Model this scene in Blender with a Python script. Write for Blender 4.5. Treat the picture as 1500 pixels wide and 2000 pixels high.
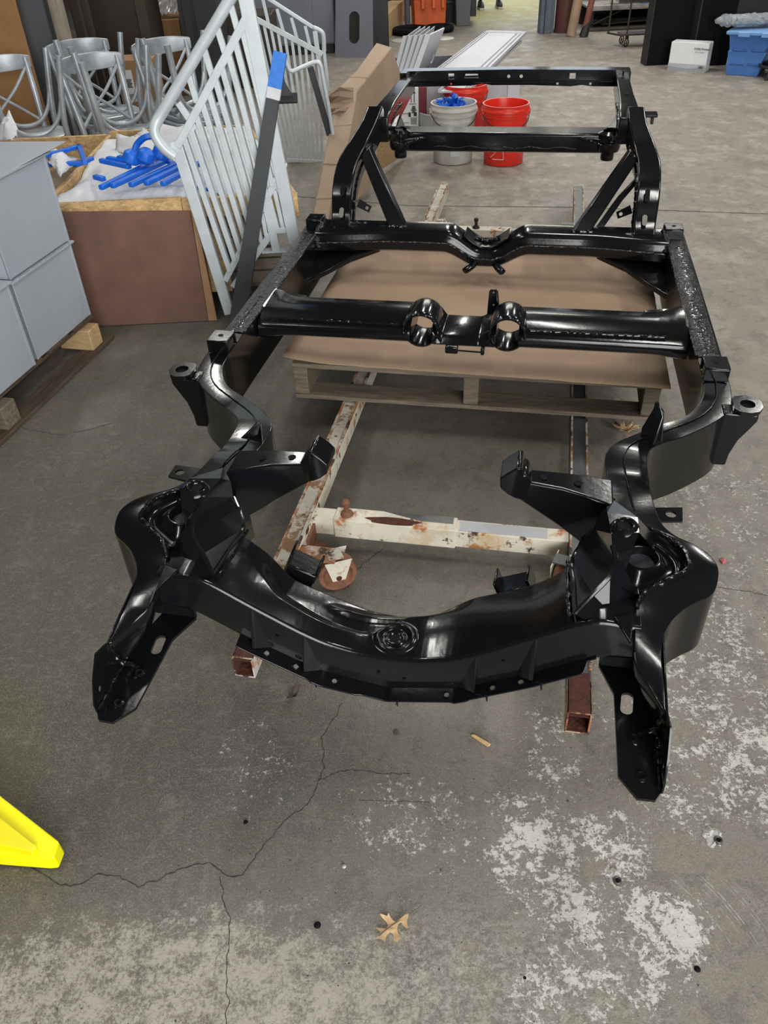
import bpy, bmesh, math, random
from math import sin, cos, pi, radians as R
from mathutils import Vector as V, Matrix, noise as mn
random.seed(7)
S = bpy.context.scene
C = S.collection
for o in list(bpy.data.objects): bpy.data.objects.remove(o)

# ---------------------------------------------------------------- camera
FPX, PITCH, ROLL, CAMH = 1542.7, R(38.713), R(2.756), 1.54
fwd = V((0, cos(PITCH), -sin(PITCH))); dwn = V((0, -sin(PITCH), -cos(PITCH))); xax = V((1, 0, 0))
right = xax*cos(ROLL) + dwn*sin(ROLL); down = -xax*sin(ROLL) + dwn*cos(ROLL)
cam = bpy.data.cameras.new('camera'); cam_o = bpy.data.objects.new('camera', cam); C.objects.link(cam_o)
cam.sensor_fit = 'VERTICAL'; cam.sensor_height = 24.0; cam.lens = FPX/2000*24.0
cam.clip_start = .05; cam.clip_end = 100
m = Matrix((( right.x, -down.x, -fwd.x, 0), (right.y, -down.y, -fwd.y, 0), (right.z, -down.z, -fwd.z, CAMH), (0, 0, 0, 1)))
cam_o.matrix_world = m
S.camera = cam_o
# ---------------------------------------------------------------- world, lights, exposure
S.view_settings.view_transform = 'Standard'; S.view_settings.look = 'None'
S.view_settings.gamma = 1; S.view_settings.use_curve_mapping = False
S.view_settings.exposure = .60
W = bpy.data.worlds.new('world'); S.world = W; W.use_nodes = True
bg = W.node_tree.nodes['Background']; bg.inputs[0].default_value = (.80, .88, 1, 1); bg.inputs[1].default_value = 1.0
def area(name, loc, rot, sx, sy, power, col):
    l = bpy.data.lights.new(name, 'AREA'); l.shape = 'RECTANGLE'; l.size = sx; l.size_y = sy; l.energy = power; l.color = col
    o = bpy.data.objects.new(name, l); C.objects.link(o); o.location = loc; o.rotation_euler = rot
    return o
area('daylight_doorway', (1.6, -3.6, 2.3), (R(80), 0, R(12)), 4.6, 3.4, 300, (1, .985, .96))
LIGHTS = [(-1.9, 1.6), (1.2, 1.2), (-1.9, 4.8), (1.2, 4.8), (4.4, 3.0), (4.4, 7.0), (1.2, 8.6), (-1.9, 8.6), (4.4, 11.0)]
for i, (x, y) in enumerate(LIGHTS):
    area('ceiling_lamp_light', (x, y, 4.36), (0, 0, 0), .10, 1.3, 13 if y < 6 and x < 3 else 42, (1, .98, .93))
area('rear_daylight', (2.3, 14.6, 4.3), (0, 0, 0), 3.0, 3.5, 150, (1, .98, .86))

# ---------------------------------------------------------------- projection helpers (real heights / depths -> world points)
def ray(px, py):
    a = (px-750)/FPX; b = (py-1000)/FPX
    return fwd + right*a + down*b
O = V((0, 0, CAMH))
def gh(px, py, h=0.0): d = ray(px, py); return O + d*((h-CAMH)/d.z)     # point at height h
def gy(px, py, y): d = ray(px, py); return O + d*(y/d.y)                # point at distance y
YAW = R(12.523); U0 = -.2214; cy, sy_ = cos(YAW), sin(YAW)
def toW(u, v, h): return V(((U0+u)*cy + v*sy_, -(U0+u)*sy_ + v*cy, h))
def toF(p): return V((p.x*cy - p.y*sy_ - U0, p.x*sy_ + p.y*cy, p.z))
def fh(px, py, h): return toF(gh(px, py, h))

# ---------------------------------------------------------------- materials
def mat(name, col, rough=.5, metal=0, var=.15, scale=8, bump=0, bscale=60, coat=0, spots=None, stretch=None, emis=None, trans=0, bdist=.004, spec=.5):
    M = bpy.data.materials.new(name); M.use_nodes = True; N = M.node_tree; n = N.nodes; L = N.links
    b = n['Principled BSDF']; b.inputs['Roughness'].default_value = rough; b.inputs['Metallic'].default_value = metal
    b.inputs['Specular IOR Level'].default_value = spec; b.inputs['Coat Weight'].default_value = coat; b.inputs['Coat Roughness'].default_value = .06
    if trans: b.inputs['Transmission Weight'].default_value = trans
    tc = n.new('ShaderNodeTexCoord'); mp = n.new('ShaderNodeMapping'); L.new(tc.outputs['Object'], mp.inputs[0])
    if stretch: mp.inputs['Scale'].default_value = stretch
    t = n.new('ShaderNodeTexNoise'); t.inputs['Scale'].default_value = scale; t.inputs['Detail'].default_value = 6; t.inputs['Roughness'].default_value = .65
    L.new(mp.outputs[0], t.inputs['Vector'])
    r = n.new('ShaderNodeValToRGB'); r.color_ramp.elements[0].position = .3; r.color_ramp.elements[1].position = .7
    r.color_ramp.elements[0].color = tuple(c*(1-var) for c in col)+(1,); r.color_ramp.elements[1].color = tuple(min(1, c*(1+var)) for c in col)+(1,)
    L.new(t.outputs['Fac'], r.inputs[0]); out = r.outputs[0]
    if spots:
        for (sc, lo, hi, c2) in spots:
            t2 = n.new('ShaderNodeTexNoise'); t2.inputs['Scale'].default_value = sc; t2.inputs['Detail'].default_value = 8; t2.inputs['Roughness'].default_value = .7
            L.new(mp.outputs[0], t2.inputs['Vector'])
            mr = n.new('ShaderNodeMapRange'); mr.inputs[1].default_value = lo; mr.inputs[2].default_value = hi; L.new(t2.outputs['Fac'], mr.inputs[0])
            mx = n.new('ShaderNodeMix'); mx.data_type = 'RGBA'; L.new(mr.outputs[0], mx.inputs[0]); L.new(out, mx.inputs[6]); mx.inputs[7].default_value = c2+(1,)
            out = mx.outputs[2]
    L.new(out, b.inputs['Base Color'])
    if bump:
        t3 = n.new('ShaderNodeTexNoise'); t3.inputs['Scale'].default_value = bscale; t3.inputs['Detail'].default_value = 4; L.new(tc.outputs['Object'], t3.inputs['Vector'])
        bp = n.new('ShaderNodeBump'); bp.inputs['Strength'].default_value = bump; bp.inputs['Distance'].default_value = bdist
        L.new(t3.outputs['Fac'], bp.inputs['Height']); L.new(bp.outputs[0], b.inputs['Normal'])
    if emis: b.inputs['Emission Color'].default_value = tuple(emis[:3])+(1,); b.inputs['Emission Strength'].default_value = emis[3]
    return M
BLACK = mat('gloss_black_paint', (.0045, .005, .006), .16, var=.1, bump=.10, bscale=90, coat=.14, bdist=.002, spec=.36)
PITTED = mat('pitted_black_paint', (.006, .006, .007), .12, var=.1, bump=.8, bscale=120, coat=.25, bdist=.008, spec=.4)
RUSTW = mat('rusty_white_steel', (.70, .66, .54), .6, var=.1, scale=14, bump=.4, bscale=50, spots=[(6, .55, .70, (.58, .36, .15)), (9, .55, .62, (.42, .15, .035)), (15, .59, .63, (.06, .02, .012))])
RUSTL = mat('rusty_steel_strip', (.50, .47, .40), .65, var=.2, scale=20, bump=.6, bscale=60, spots=[(11, .46, .56, (.30, .11, .035)), (20, .52, .58, (.05, .018, .012))])
RUST = mat('dark_rust', (.075, .022, .013), .85, var=.5, scale=40, bump=.8, bscale=80)
DARKST = mat('dark_bare_steel', (.11, .115, .115), .4, .5, var=.3, scale=12, bump=.2)
RUSTB = mat('brown_rust_wheel', (.20, .085, .045), .7, var=.4, scale=25, bump=.5)
WOOD = mat('weathered_pallet_wood', (.155, .125, .09), .8, var=.45, scale=6, bump=.6, bscale=50, stretch=(1.2, 14, 14))
DKWOOD = mat('dark_pallet_wood', (.085, .055, .034), .85, var=.5, scale=6, bump=.5, stretch=(14, 1.2, 14))
WOODL = mat('pale_wood', (.50, .345, .175), .7, var=.25, scale=5, bump=.3, stretch=(2, 12, 12))
OSB = mat('osb_board', (.50, .32, .14), .75, var=.35, scale=18, bump=.4, stretch=(1, 1.5, 2), spots=[(34, .52, .60, (.66, .47, .24)), (28, .58, .66, (.22, .12, .05))])
MDF = mat('brown_hardboard', (.155, .078, .055), .75, var=.22, scale=5, spots=[(3, .5, .7, (.12, .07, .052))])
PLY = mat('orange_plywood', (.27, .14, .052), .7, var=.4, scale=2.4, stretch=(1, 1, .4))
CARD = mat('cardboard', (.365, .255, .17), .85, var=.12, scale=3, bump=.15, bscale=20)
CARDB = mat('cardboard_guard', (.37, .275, .195), .85, var=.12, scale=3, bump=.3, bscale=30)
GBOX = mat('grey_powder_coat', (.35, .385, .43), .45, var=.07, scale=3, bump=.06, bscale=200)
GPAN = mat('slate_grey_coat', (.13, .14, .165), .5, var=.12, scale=2)
CABG = mat('dark_grey_cabinet', (.075, .08, .09), .5, var=.2, scale=2)
WHITEP = mat('white_coated_sheet', (.50, .51, .55), .4, var=.08, scale=3)
WPANEL = mat('pale_grey_cabinet', (.42, .43, .45), .5, var=.1, scale=2)
ALU = mat('silver_grey_coat', (.56, .61, .64), .4, .1, var=.12, scale=10)
CHAIRM = mat('silver_chair_paint', (.36, .39, .42), .38, .3, var=.30, scale=9)
ANGLE = mat('dark_steel_angle', (.028, .03, .034), .5, .2, var=.2)
BLUEF = mat('blue_film', (.004, .12, .60), .45, var=.15, scale=20)
BLUET = mat('blue_tape', (.015, .17, .62), .55, var=.25, scale=30)
FOAM = mat('white_foam_wrap', (.60, .61, .63), .8, var=.08, scale=20, bump=.5, bscale=40)
REDB = mat('red_plastic', (.72, .028, .012), .35, var=.1)
GREYB = mat('grey_plastic_bucket', (.50, .50, .47), .5, var=.2, scale=8)
ORANGE = mat('orange_plastic', (.60, .10, .018), .5, var=.25, scale=5)
TYRE = mat('black_rubber', (.008, .008, .009), .7, var=.2, spec=.08)
DKBROWN = mat('dark_brown_panel', (.035, .024, .017), .6, var=.35, scale=3)
DKOLIVE = mat('dark_olive_steel', (.022, .024, .022), .6, var=.3)
CHARC = mat('charcoal_steel', (.013, .014, .015), .55, var=.3)
TIMBER = mat('whitewashed_timber', (.30, .26, .20), .85, var=.35, scale=7, stretch=(3, 3, .7), bump=.4)
BLUEST = mat('blue_grey_steel', (.085, .105, .14), .5, .2, var=.3, scale=6)
BROWNP = mat('brown_pipe', (.085, .028, .018), .6, var=.2)
TUBEC = mat('tan_cardboard_tube', (.33, .22, .14), .8, var=.15)
REDOX = mat('red_oxide_post', (.20, .06, .045), .7, var=.3)
BENCH = mat('worn_bench_steel', (.33, .32, .30), .5, .3, var=.5, scale=8)
IRON = mat('old_iron', (.065, .055, .042), .6, .4, var=.3)
BLKBOX = mat('matte_black_panel', (.003, .003, .0035), .55, var=.1, spec=.12)
TOTE = mat('blue_tote_plastic', (.05, .155, .42), .45, var=.1)
TOTEL = mat('pale_blue_rim', (.17, .34, .62), .4, var=.1)
CARTON = mat('white_carton', (.66, .68, .68), .6, var=.04)
CARTG = mat('grey_carton_band', (.38, .40, .41), .6, var=.06)
PRINT = mat('black_print', (.015, .015, .015), .6, var=.05)
REDBOX = mat('dark_red_box', (.13, .012, .016), .5, var=.1)
YEL = mat('yellow_plastic', (.92, .86, .0), .35, var=.02)
YELC = mat('yellow_can', (.80, .50, .02), .5, var=.1)
BLUEC = mat('blue_can', (.04, .11, .33), .5, var=.1)
LEAF = mat('dry_oak_leaf', (.56, .38, .20), .7, var=.3, scale=50, bump=.3)
LEAFD = mat('brown_curled_leaf', (.085, .065, .055), .8, var=.3, scale=40)
CHIP = mat('wood_splinter', (.58, .40, .18), .7, var=.2, scale=50)
PINK = mat('pink_scrap', (.42, .11, .12), .7, var=.1)
PAINTW = mat('white_spall', (.42, .42, .40), .8, var=.35, scale=60, bump=.8, bscale=120)
CRACK2 = mat('floor_grey_disc', (.16, .15, .13), .8, var=.2, scale=60)
CRACK = mat('crack_dark_grit', (.035, .032, .028), .9, var=.3, scale=60)  # dark grit colour for cracks and joints
SHOE = mat('black_shoe', (.015, .015, .016), .6, var=.2)
SOLE = mat('white_sole', (.45, .45, .45), .6, var=.1)
TROUS = mat('dark_trousers', (.012, .012, .014), .8, var=.2)
PLAST = mat('clear_stretch_film', (.75, .80, .85), .12, var=.1, scale=30, bump=1, bscale=40, trans=.75, bdist=.02)
STEELC = mat('steel_coin', (.10, .09, .08), .5, .5, var=.2)
TANB = mat('tan_box', (.30, .17, .085), .75, var=.2)
LAMPM = mat('lamp_diffuser', (.9, .9, .9), .4, var=0, emis=(1, .98, .93, 9))
WALLM = mat('grey_block_wall', (.07, .068, .064), .8, var=.2, scale=1.5)
CEILM = mat('dark_steel_ceiling', (.022, .022, .024), .7, var=.2, scale=1)
YFLOOR = None

# ---------------------------------------------------------------- mesh builder
class MB:
    def __init__(s): s.v = []; s.f = []
    def add(s, vs, fs):
        k = len(s.v); s.v += [V(p) for p in vs]; s.f += [tuple(k+i for i in f) for f in fs]; return s
    def box(s, x0, y0, z0, x1, y1, z1):
        vs = [(x, y, z) for z in (z0, z1) for y in (y0, y1) for x in (x0, x1)]
        return s.add(vs, [(0, 2, 3, 1), (4, 5, 7, 6), (0, 1, 5, 4), (2, 6, 7, 3), (0, 4, 6, 2), (1, 3, 7, 5)])
    def obox(s, c, ax, ay, az):
        c, ax, ay, az = V(c), V(ax)/2, V(ay)/2, V(az)/2
        vs = [c+ax*i+ay*j+az*k for k in (-1, 1) for j in (-1, 1) for i in (-1, 1)]
        return s.add(vs, [(0, 2, 3, 1), (4, 5, 7, 6), (0, 1, 5, 4), (2, 6, 7, 3), (0, 4, 6, 2), (1, 3, 7, 5)])
    def bar(s, a, b, w, d, up=(0, 0, 1)):
        a, b = V(a), V(b); t = (b-a).normalized(); x = t.cross(V(up))
        if x.length < 1e-4: x = t.cross(V((1, 0, 0)))
        x.normalize(); y = x.cross(t)
        return s.obox((a+b)/2, b-a, x*w, y*d)
    def prism(s, top, bot):
        n = len(top); vs = list(top)+list(bot)
        fs = [tuple(range(n)), tuple(range(2*n-1, n-1, -1))]
        fs += [(i, i+n, (i+1) % n + n, (i+1) % n) for i in range(n)]
        return s.add(vs, fs)
    def slab(s, pts, d):   # polygon thickened by vector d
        return s.prism(pts, [V(p)+V(d) for p in pts])
    def loft(s, secs, cap=True, closed=True, loop=False):
        n = len(secs[0]); k = len(s.v)
        for q in secs: s.v += [V(p) for p in q]
        m_ = len(secs)
        for i in range(m_ if loop else m_-1):
            i2 = (i+1) % m_
            for j in range(n if closed else n-1):
                j2 = (j+1) % n
                s.f.append((k+i*n+j, k+i*n+j2, k+i2*n+j2, k+i2*n+j))
        if cap and closed and not loop:
            s.f.append(tuple(k+j for j in range(n-1, -1, -1))); s.f.append(tuple(k+(m_-1)*n+j for j in range(n)))
        return s
    def tube(s, path, r, n=10, cap=True, sx=1):
        path = [V(p) for p in path]; secs = []; x = None
        for i, p in enumerate(path):
            t = (path[min(i+1, len(path)-1)]-path[max(i-1, 0)]).normalized()
            if x is None: x = t.cross(V((0, 0, 1)) if abs(t.z) < .9 else V((1, 0, 0)))
            x = (x - t*x.dot(t)).normalized(); y = t.cross(x)
            rr = r[i] if isinstance(r, (list, tuple)) else r
            secs.append([p+x*cos(2*pi*j/n)*rr*sx+y*sin(2*pi*j/n)*rr for j in range(n)])
        return s.loft(secs, cap)
    def lathe(s, prof, c=(0, 0, 0), axis='z', n=28, cap=False):
        c = V(c); secs = []
        for r, z in prof:
            q = []
            for j in range(n):
                a = 2*pi*j/n
                q.append(c+(V((r*cos(a), r*sin(a), z)) if axis == 'z' else V((r*cos(a), z, r*sin(a))) if axis == 'y' else V((z, r*cos(a), r*sin(a)))))
            secs.append(q)
        return s.loft(secs, cap)
    def xf(s, M, k=0):
        for i in range(k, len(s.v)): s.v[i] = M @ s.v[i]
        return s
    def build(s, name, m, parent=None, origin=(0, 0, 0), bevel=0, smooth=True, seg=2, sub=0, ang=38):
        o_ = V(origin); me = bpy.data.meshes.new(name); me.from_pydata([tuple(p-o_) for p in s.v], [], s.f); me.update()
        bm = bmesh.new(); bm.from_mesh(me); bmesh.ops.recalc_face_normals(bm, faces=bm.faces); bm.to_mesh(me); bm.free()
        me.materials.append(m)
        if smooth: me.polygons.foreach_set('use_smooth', [True]*len(me.polygons)); me.set_sharp_from_angle(angle=R(ang))
        o = bpy.data.objects.new(name, me); C.objects.link(o)
        if parent is not None: o.parent = parent
        if bevel:
            b = o.modifiers.new('bevel', 'BEVEL'); b.width = bevel; b.segments = seg; b.limit_method = 'ANGLE'; b.angle_limit = R(35); b.harden_normals = False
        if sub:
            b = o.modifiers.new('sub', 'SUBSURF'); b.levels = sub; b.render_levels = sub
        return o
def tag(o, label=None, cat=None, group=None, kind=None):
    if label: o['label'] = label
    if cat: o['category'] = cat
    if group: o['group'] = group
    if kind: o['kind'] = kind
    return o
def thing(name, label, cat, loc=(0, 0, 0), rz=0, group=None):
    o = bpy.data.objects.new(name, None); C.objects.link(o); o.location = loc; o.rotation_euler = (0, 0, rz); o.empty_display_size = .1
    return tag(o, label, cat, group)
def smooth_path(pts, k=6):
    pts = [V(p) for p in pts]; out = []
    for i in range(len(pts)-1):
        p0, p1, p2, p3 = pts[max(i-1, 0)], pts[i], pts[i+1], pts[min(i+2, len(pts)-1)]
        for j in range(k):
            t = j/k
            out.append(.5*((2*p1)+(-p0+p2)*t+(2*p0-5*p1+4*p2-p3)*t*t+(-p0+3*p1-3*p2+p3)*t*t*t))
    out.append(pts[-1]); return out
def interp(x, tab):
    if x <= tab[0][0]: return tab[0][1]
    for (a, b), (c, d) in zip(tab, tab[1:]):
        if x <= c: return b+(d-b)*(x-a)/(c-a)
    return tab[-1][1]
def sstep(a, b, x): t = max(0, min(1, (x-a)/(b-a))); return t*t*(3-2*t)
def plate(outline, holes, th):
    """flat plate in its own xy plane with real holes; returns MB"""
    cu = bpy.data.curves.new('t', 'CURVE'); cu.dimensions = '2D'; cu.fill_mode = 'BOTH'; cu.extrude = th/2
    for lp in [outline]+holes:
        sp = cu.splines.new('POLY'); sp.points.add(len(lp)-1); sp.use_cyclic_u = True
        for i, p in enumerate(lp): sp.points[i].co = (p[0], p[1], 0, 1)
    o = bpy.data.objects.new('t', cu); me = o.to_mesh()
    mb = MB().add([v.co.copy() for v in me.vertices], [tuple(p.vertices) for p in me.polygons])
    o.to_mesh_clear(); bpy.data.objects.remove(o); bpy.data.curves.remove(cu); return mb
def circ(x, y, rx, ry=None, n=16, slot=0, ang=0):
    ry = ry or rx; out = []
    for j in range(n):
        a = 2*pi*j/n; px_, py_ = rx*cos(a), ry*sin(a)+(slot/2 if sin(a) > 0 else -slot/2)
        out.append((x+px_*cos(ang)-py_*sin(ang), y+px_*sin(ang)+py_*cos(ang)))
    return out
def wobble_tube(path, r, amp=.35, step=.006, n=9, seed=0):
    amp *= .6; step *= .7
    """a lumpy bead of weld"""
    path = [V(p) for p in path]; pts = []
    for a, b in zip(path, path[1:]):
        k = max(1, int((b-a).length/step)); pts += [a+(b-a)*i/k for i in range(k)]
    pts.append(path[-1])
    rr = [r*(1+amp*mn.noise(V((i*.55, seed, 0)))*1.6) for i in range(len(pts))]
    pts = [p+V((mn.noise(V((i*.3, seed, 3))), mn.noise(V((i*.3, 5, seed))), 0))*r*.5 for i, p in enumerate(pts)]
    return MB().tube(pts, rr, n)

# ================================================================ SETTING
def floor_material():
    M = bpy.data.materials.new('worn_concrete'); M.use_nodes = True; N = M.node_tree; n = N.nodes; L = N.links; b = n['Principled BSDF']
    tc = n.new('ShaderNodeTexCoord'); P = tc.outputs['Object']
    def nz(sc, det=8, ro=.65, vec=P, dist=0):
        t = n.new('ShaderNodeTexNoise'); t.inputs['Scale'].default_value = sc; t.inputs['Detail'].default_value = det; t.inputs['Roughness'].default_value = ro; t.inputs['Distortion'].default_value = dist
        L.new(vec, t.inputs['Vector']); return t.outputs['Fac']
    def mr(x, a, b_, c=0, d=1):
        t = n.new('ShaderNodeMapRange'); t.inputs[1].default_value = a; t.inputs[2].default_value = b_; t.inputs[3].default_value = c; t.inputs[4].default_value = d; t.interpolation_type = 'SMOOTHSTEP'
        L.new(x, t.inputs[0]); return t.outputs[0]
    def mix(f, a, c):
        t = n.new('ShaderNodeMix'); t.data_type = 'RGBA'
        if isinstance(f, float): t.inputs[0].default_value = f
        else: L.new(f, t.inputs[0])
        for i, x in ((6, a), (7, c)):
            if isinstance(x, tuple): t.inputs[i].default_value = x+(1,)
            else: L.new(x, t.inputs[i])
        return t.outputs[2]
    def ma(op, a, c):
        t = n.new('ShaderNodeMath'); t.operation = op; t.use_clamp = True
        for i, x in ((0, a), (1, c)):
            if isinstance(x, (int, float)): t.inputs[i].default_value = x
            else: L.new(x, t.inputs[i])
        return t.outputs[0]
    def blob(x, y, rx, ry, soft=1.0):
        t = n.new('ShaderNodeVectorMath'); t.operation = 'SUBTRACT'; L.new(P, t.inputs[0]); t.inputs[1].default_value = (x, y, 0)
        t2 = n.new('ShaderNodeVectorMath'); t2.operation = 'MULTIPLY'; L.new(t.outputs[0], t2.inputs[0]); t2.inputs[1].default_value = (1/rx, 1/ry, 0)
        t3 = n.new('ShaderNodeVectorMath'); t3.operation = 'LENGTH'; L.new(t2.outputs[0], t3.inputs[0])
        return mr(t3.outputs['Value'], 1+soft*.5, 1-soft*.5 if soft < 2 else 0)
    def at(px, py): p = gh(px, py, 0); return p.x, p.y
    base = mix(mr(nz(1.3, 5), .36, .64), (.100, .090, .074), (.160, .145, .120))
    base = mix(ma('MULTIPLY', mr(nz(5, 9, .7), .44, .68), .6), base, (.21, .195, .165))
    base = mix(ma('MULTIPLY', mr(nz(2.6, 8, .7), .50, .62), .55), base, (.105, .102, .100))
    # blue-grey oily field left of centre; broad shade and brightness painted in around it
    x, y = at(400, 1560); base = mix(ma('MULTIPLY', blob(x, y, .33, .30, 1.0), ma('MULTIPLY', mr(nz(6, 7), .30, .55), .75)), base, (.098, .102, .112))
    x, y = at(80, 1850); base = mix(ma('MULTIPLY', blob(x, y, .055, .035, .5), .8), base, (.10, .105, .11))
    x, y = at(100, 1150); base = mix(ma('MULTIPLY', blob(x, y, .75, 1.7, 1.2), .72), base, (.070, .061, .050))  # shade over the left floor, painted into its colour
    x, y = at(880, 900); base = mix(ma('MULTIPLY', blob(x, y, .6, 1.0, 1.2), .5), base, (.085, .078, .066))  # darkening beneath the chassis is shade painted as floor colour
    x, y = at(1380, 1750); base = mix(ma('MULTIPLY', blob(x, y, .55, .75, 1.2), .75), base, (.215, .188, .155))  # brown worn tone at lower right, with brightness painted in
    x, y = at(1500, 900); base = mix(ma('MULTIPLY', blob(x, y, 1.0, 1.8, 1.3), .75), base, (.27, .24, .20))  # same brown field further back, light painted into the colour
    x, y = at(800, 1950); base = mix(ma('MULTIPLY', blob(x, y, .75, .30, 1.2), .6), base, (.225, .205, .17))  # cream worn tone nearest the lens, bright light painted in too
    far = blob(2.4, 6.8, 3.0, 4.4, 1.2); base = mix(ma('MULTIPLY', far, .7), base, (.31, .27, .225))  # far floor colour lifted to paint in its brighter light
    mq = n.new('ShaderNodeMapping'); mq.inputs['Scale'].default_value = (1.0, .8, 1); mq.inputs['Rotation'].default_value = (0, 0, R(12)); L.new(P, mq.inputs[0])
    base = mix(ma('MULTIPLY', ma('MULTIPLY', mr(nz(5.5, 9, .72, mq.outputs[0]), .50, .60), far), .55), base, (.44, .40, .33))
    base = mix(ma('MULTIPLY', ma('MULTIPLY', mr(nz(3.1, 8, .72, mq.outputs[0], .5), .52, .64), far), .5), base, (.16, .135, .11))
    # grain at several sizes
    base = mix(ma('MULTIPLY', mr(nz(52, 9, .8), .48, .66), .30), base, (.30, .28, .24))
    base = mix(ma('MULTIPLY', mr(nz(75, 10, .8), .52, .66), .42), base, (.075, .066, .055))
    base = mix(ma('MULTIPLY', mr(nz(13, 9, .75, dist=.6), .50, .60), .38), base, (.085, .078, .072))
    base = mix(ma('MULTIPLY', mr(nz(9, 9, .75, dist=.3), .54, .64), .30), base, (.25, .215, .17))
    base = mix(ma('MULTIPLY', mr(nz(260, 3, .6), .50, .62), .22), base, (.42, .40, .36))
    base = mix(ma('MULTIPLY', mr(nz(300, 3, .6), .56, .66), .35), base, (.04, .037, .033))
    mp = n.new('ShaderNodeMapping'); mp.inputs['Rotation'].default_value = (0, 0, R(-20)); mp.inputs['Scale'].default_value = (6, 70, 6); L.new(P, mp.inputs[0])
    base = mix(ma('MULTIPLY', mr(nz(1.0, 6, .65, mp.outputs[0]), .56, .70), .12), base, (.36, .34, .30))
    # paint remnants: dense where the old white coat survives, dissolving outward
    n1 = nz(85, 12, .85, dist=.15); n2 = nz(7, 6, .7)
    def coat(px, py, rx, ry, k):
        x, y = at(px, py); return ma('MULTIPLY', blob(x, y, rx, ry, 1.5), k)
    reg = coat(1050, 1660, .12, .15, .95)
    for q in ((1190, 1640, .10, .08, .9), (1130, 1790, .08, .10, .85), (1290, 1810, .11, .09, 1.05), (1230, 1880, .14, .09, .9), (1130, 1880, .08, .15, .78), (1060, 1950, .10, .08, .8), (1080, 1460, .10, .14, .72), (1310, 1520, .12, .16, .74), (1460, 1480, .16, .24, .84), (1180, 1680, .12, .08, .85), (820, 1600, .20, .16, .62), (1340, 1250, .30, .42, .72), (1430, 1000, .45, .50, .60), (500, 1500, .14, .20, .50), (1250, 1450, .3, .3, .5)):
        reg = ma('MAXIMUM', reg, coat(*q))
    reg = ma('MULTIPLY', reg, mr(nz(11, 7, .75), .33, .60, .35, 1.05))
    v_ = ma('ADD', ma('ADD', ma('MULTIPLY', n1, .62), ma('MULTIPLY', nz(34, 7, .75), .22)), ma('MULTIPLY', reg, .175))
    fl = mr(v_, .535, .548)
    base = mix(ma('MULTIPLY', fl, .85), base, (.66, .64, .58))
    x, y = at(330, 1960); cream = ma('MULTIPLY', blob(x, y, .50, .16, 1.1), mr(n2, .25, .55, .6, 1.1))
    fl3 = mr(ma('ADD', ma('ADD', ma('MULTIPLY', nz(120, 10, .85, dist=.2), .5), ma('MULTIPLY', nz(24, 8, .7), .3)), ma('MULTIPLY', cream, .10)), .45, .53)
    base = mix(ma('MULTIPLY', fl3, .75), base, (.50, .47, .40))
    x, y = at(930, 1960); cr2 = blob(x, y, .30, .14, 1.3); base = mix(ma('MULTIPLY', cr2, ma('MULTIPLY', mr(nz(65, 10, .82), .46, .58), .62)), base, (.44, .415, .365))
    pit = mr(nz(110, 2, .5), .715, .735); base = mix(ma('MULTIPLY', pit, .9), base, (.022, .02, .018))
    # arc scuffs swept across the paint
    vs = n.new('ShaderNodeVectorMath'); vs.operation = 'SUBTRACT'; L.new(P, vs.inputs[0]); x, y = at(1130, 1960); vs.inputs[1].default_value = (x, y, 0)
    ln = n.new('ShaderNodeVectorMath'); ln.operation = 'LENGTH'; L.new(vs.outputs[0], ln.inputs[0])
    cmb = n.new('ShaderNodeCombineXYZ'); L.new(ln.outputs['Value'], cmb.inputs[0]); arc = nz(260, 2, .5, cmb.outputs[0])
    x, y = at(1370, 1790); sc = ma('MULTIPLY', ma('MULTIPLY', blob(x, y, .10, .07, 1.0), mr(arc, .56, .60)), mr(nz(60, 4), .42, .55)); base = mix(ma('MULTIPLY', sc, .9), base, (.52, .50, .46))
    # yellow-green sealed floor out by the rear doorway
    base = mix(ma('MULTIPLY', blob(2.0, 14.6, 1.1, 2.3, 1.2), .75), base, (.42, .40, .15))
    L.new(base, b.inputs['Base Color'])
    L.new(mr(nz(4, 5), .3, .7, .42, .78), b.inputs['Roughness'])
    bp = n.new('ShaderNodeBump'); bp.inputs['Strength'].default_value = .9; bp.inputs['Distance'].default_value = .004
    L.new(ma('ADD', ma('MULTIPLY', nz(90, 9, .75), .7), ma('MULTIPLY', fl, .15)), bp.inputs['Height']); L.new(bp.outputs[0], b.inputs['Normal'])
    return M
fl = MB().add([(-6, -6, 0), (9, -6, 0), (9, 22, 0), (-6, 22, 0)], [(0, 1, 2, 3)]).build('floor', floor_material(), smooth=False)
tag(fl, kind='structure')
def crack(pts, w, name='crack', seed=0, jit=.006):
    w *= 1.35; ps = []
    for a, b in zip(pts, pts[1:]):
        k = max(1, int((b-a).length/.005)); ps += [a+(b-a)*i/k for i in range(k)]
    ps.append(pts[-1]); mb = MB(); L_, R_ = [], []
    for i, p in enumerate(ps):
        t = (ps[min(i+1, len(ps)-1)]-ps[max(0, i-1)]).normalized(); nrm = V((-t.y, t.x, 0))
        j = nrm*jit*(mn.noise(V((i*.28, seed, 0)))+.5*mn.noise(V((i*.9, seed, 4)))); ww = w*(.45+.9*abs(mn.noise(V((i*.7, seed, 7)))))
        L_.append(p+j+nrm*ww); R_.append(p+j-nrm*ww)
    k = len(ps); mb.add([V((q.x, q.y, .0006)) for q in L_+R_], [(i, i+1, k+i+1, k+i) for i in range(k-1)])
    o = mb.build(name, CRACK, fl, smooth=False); return o
def cpx(l): return [gh(x, y, 0) for x, y in l]
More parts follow.
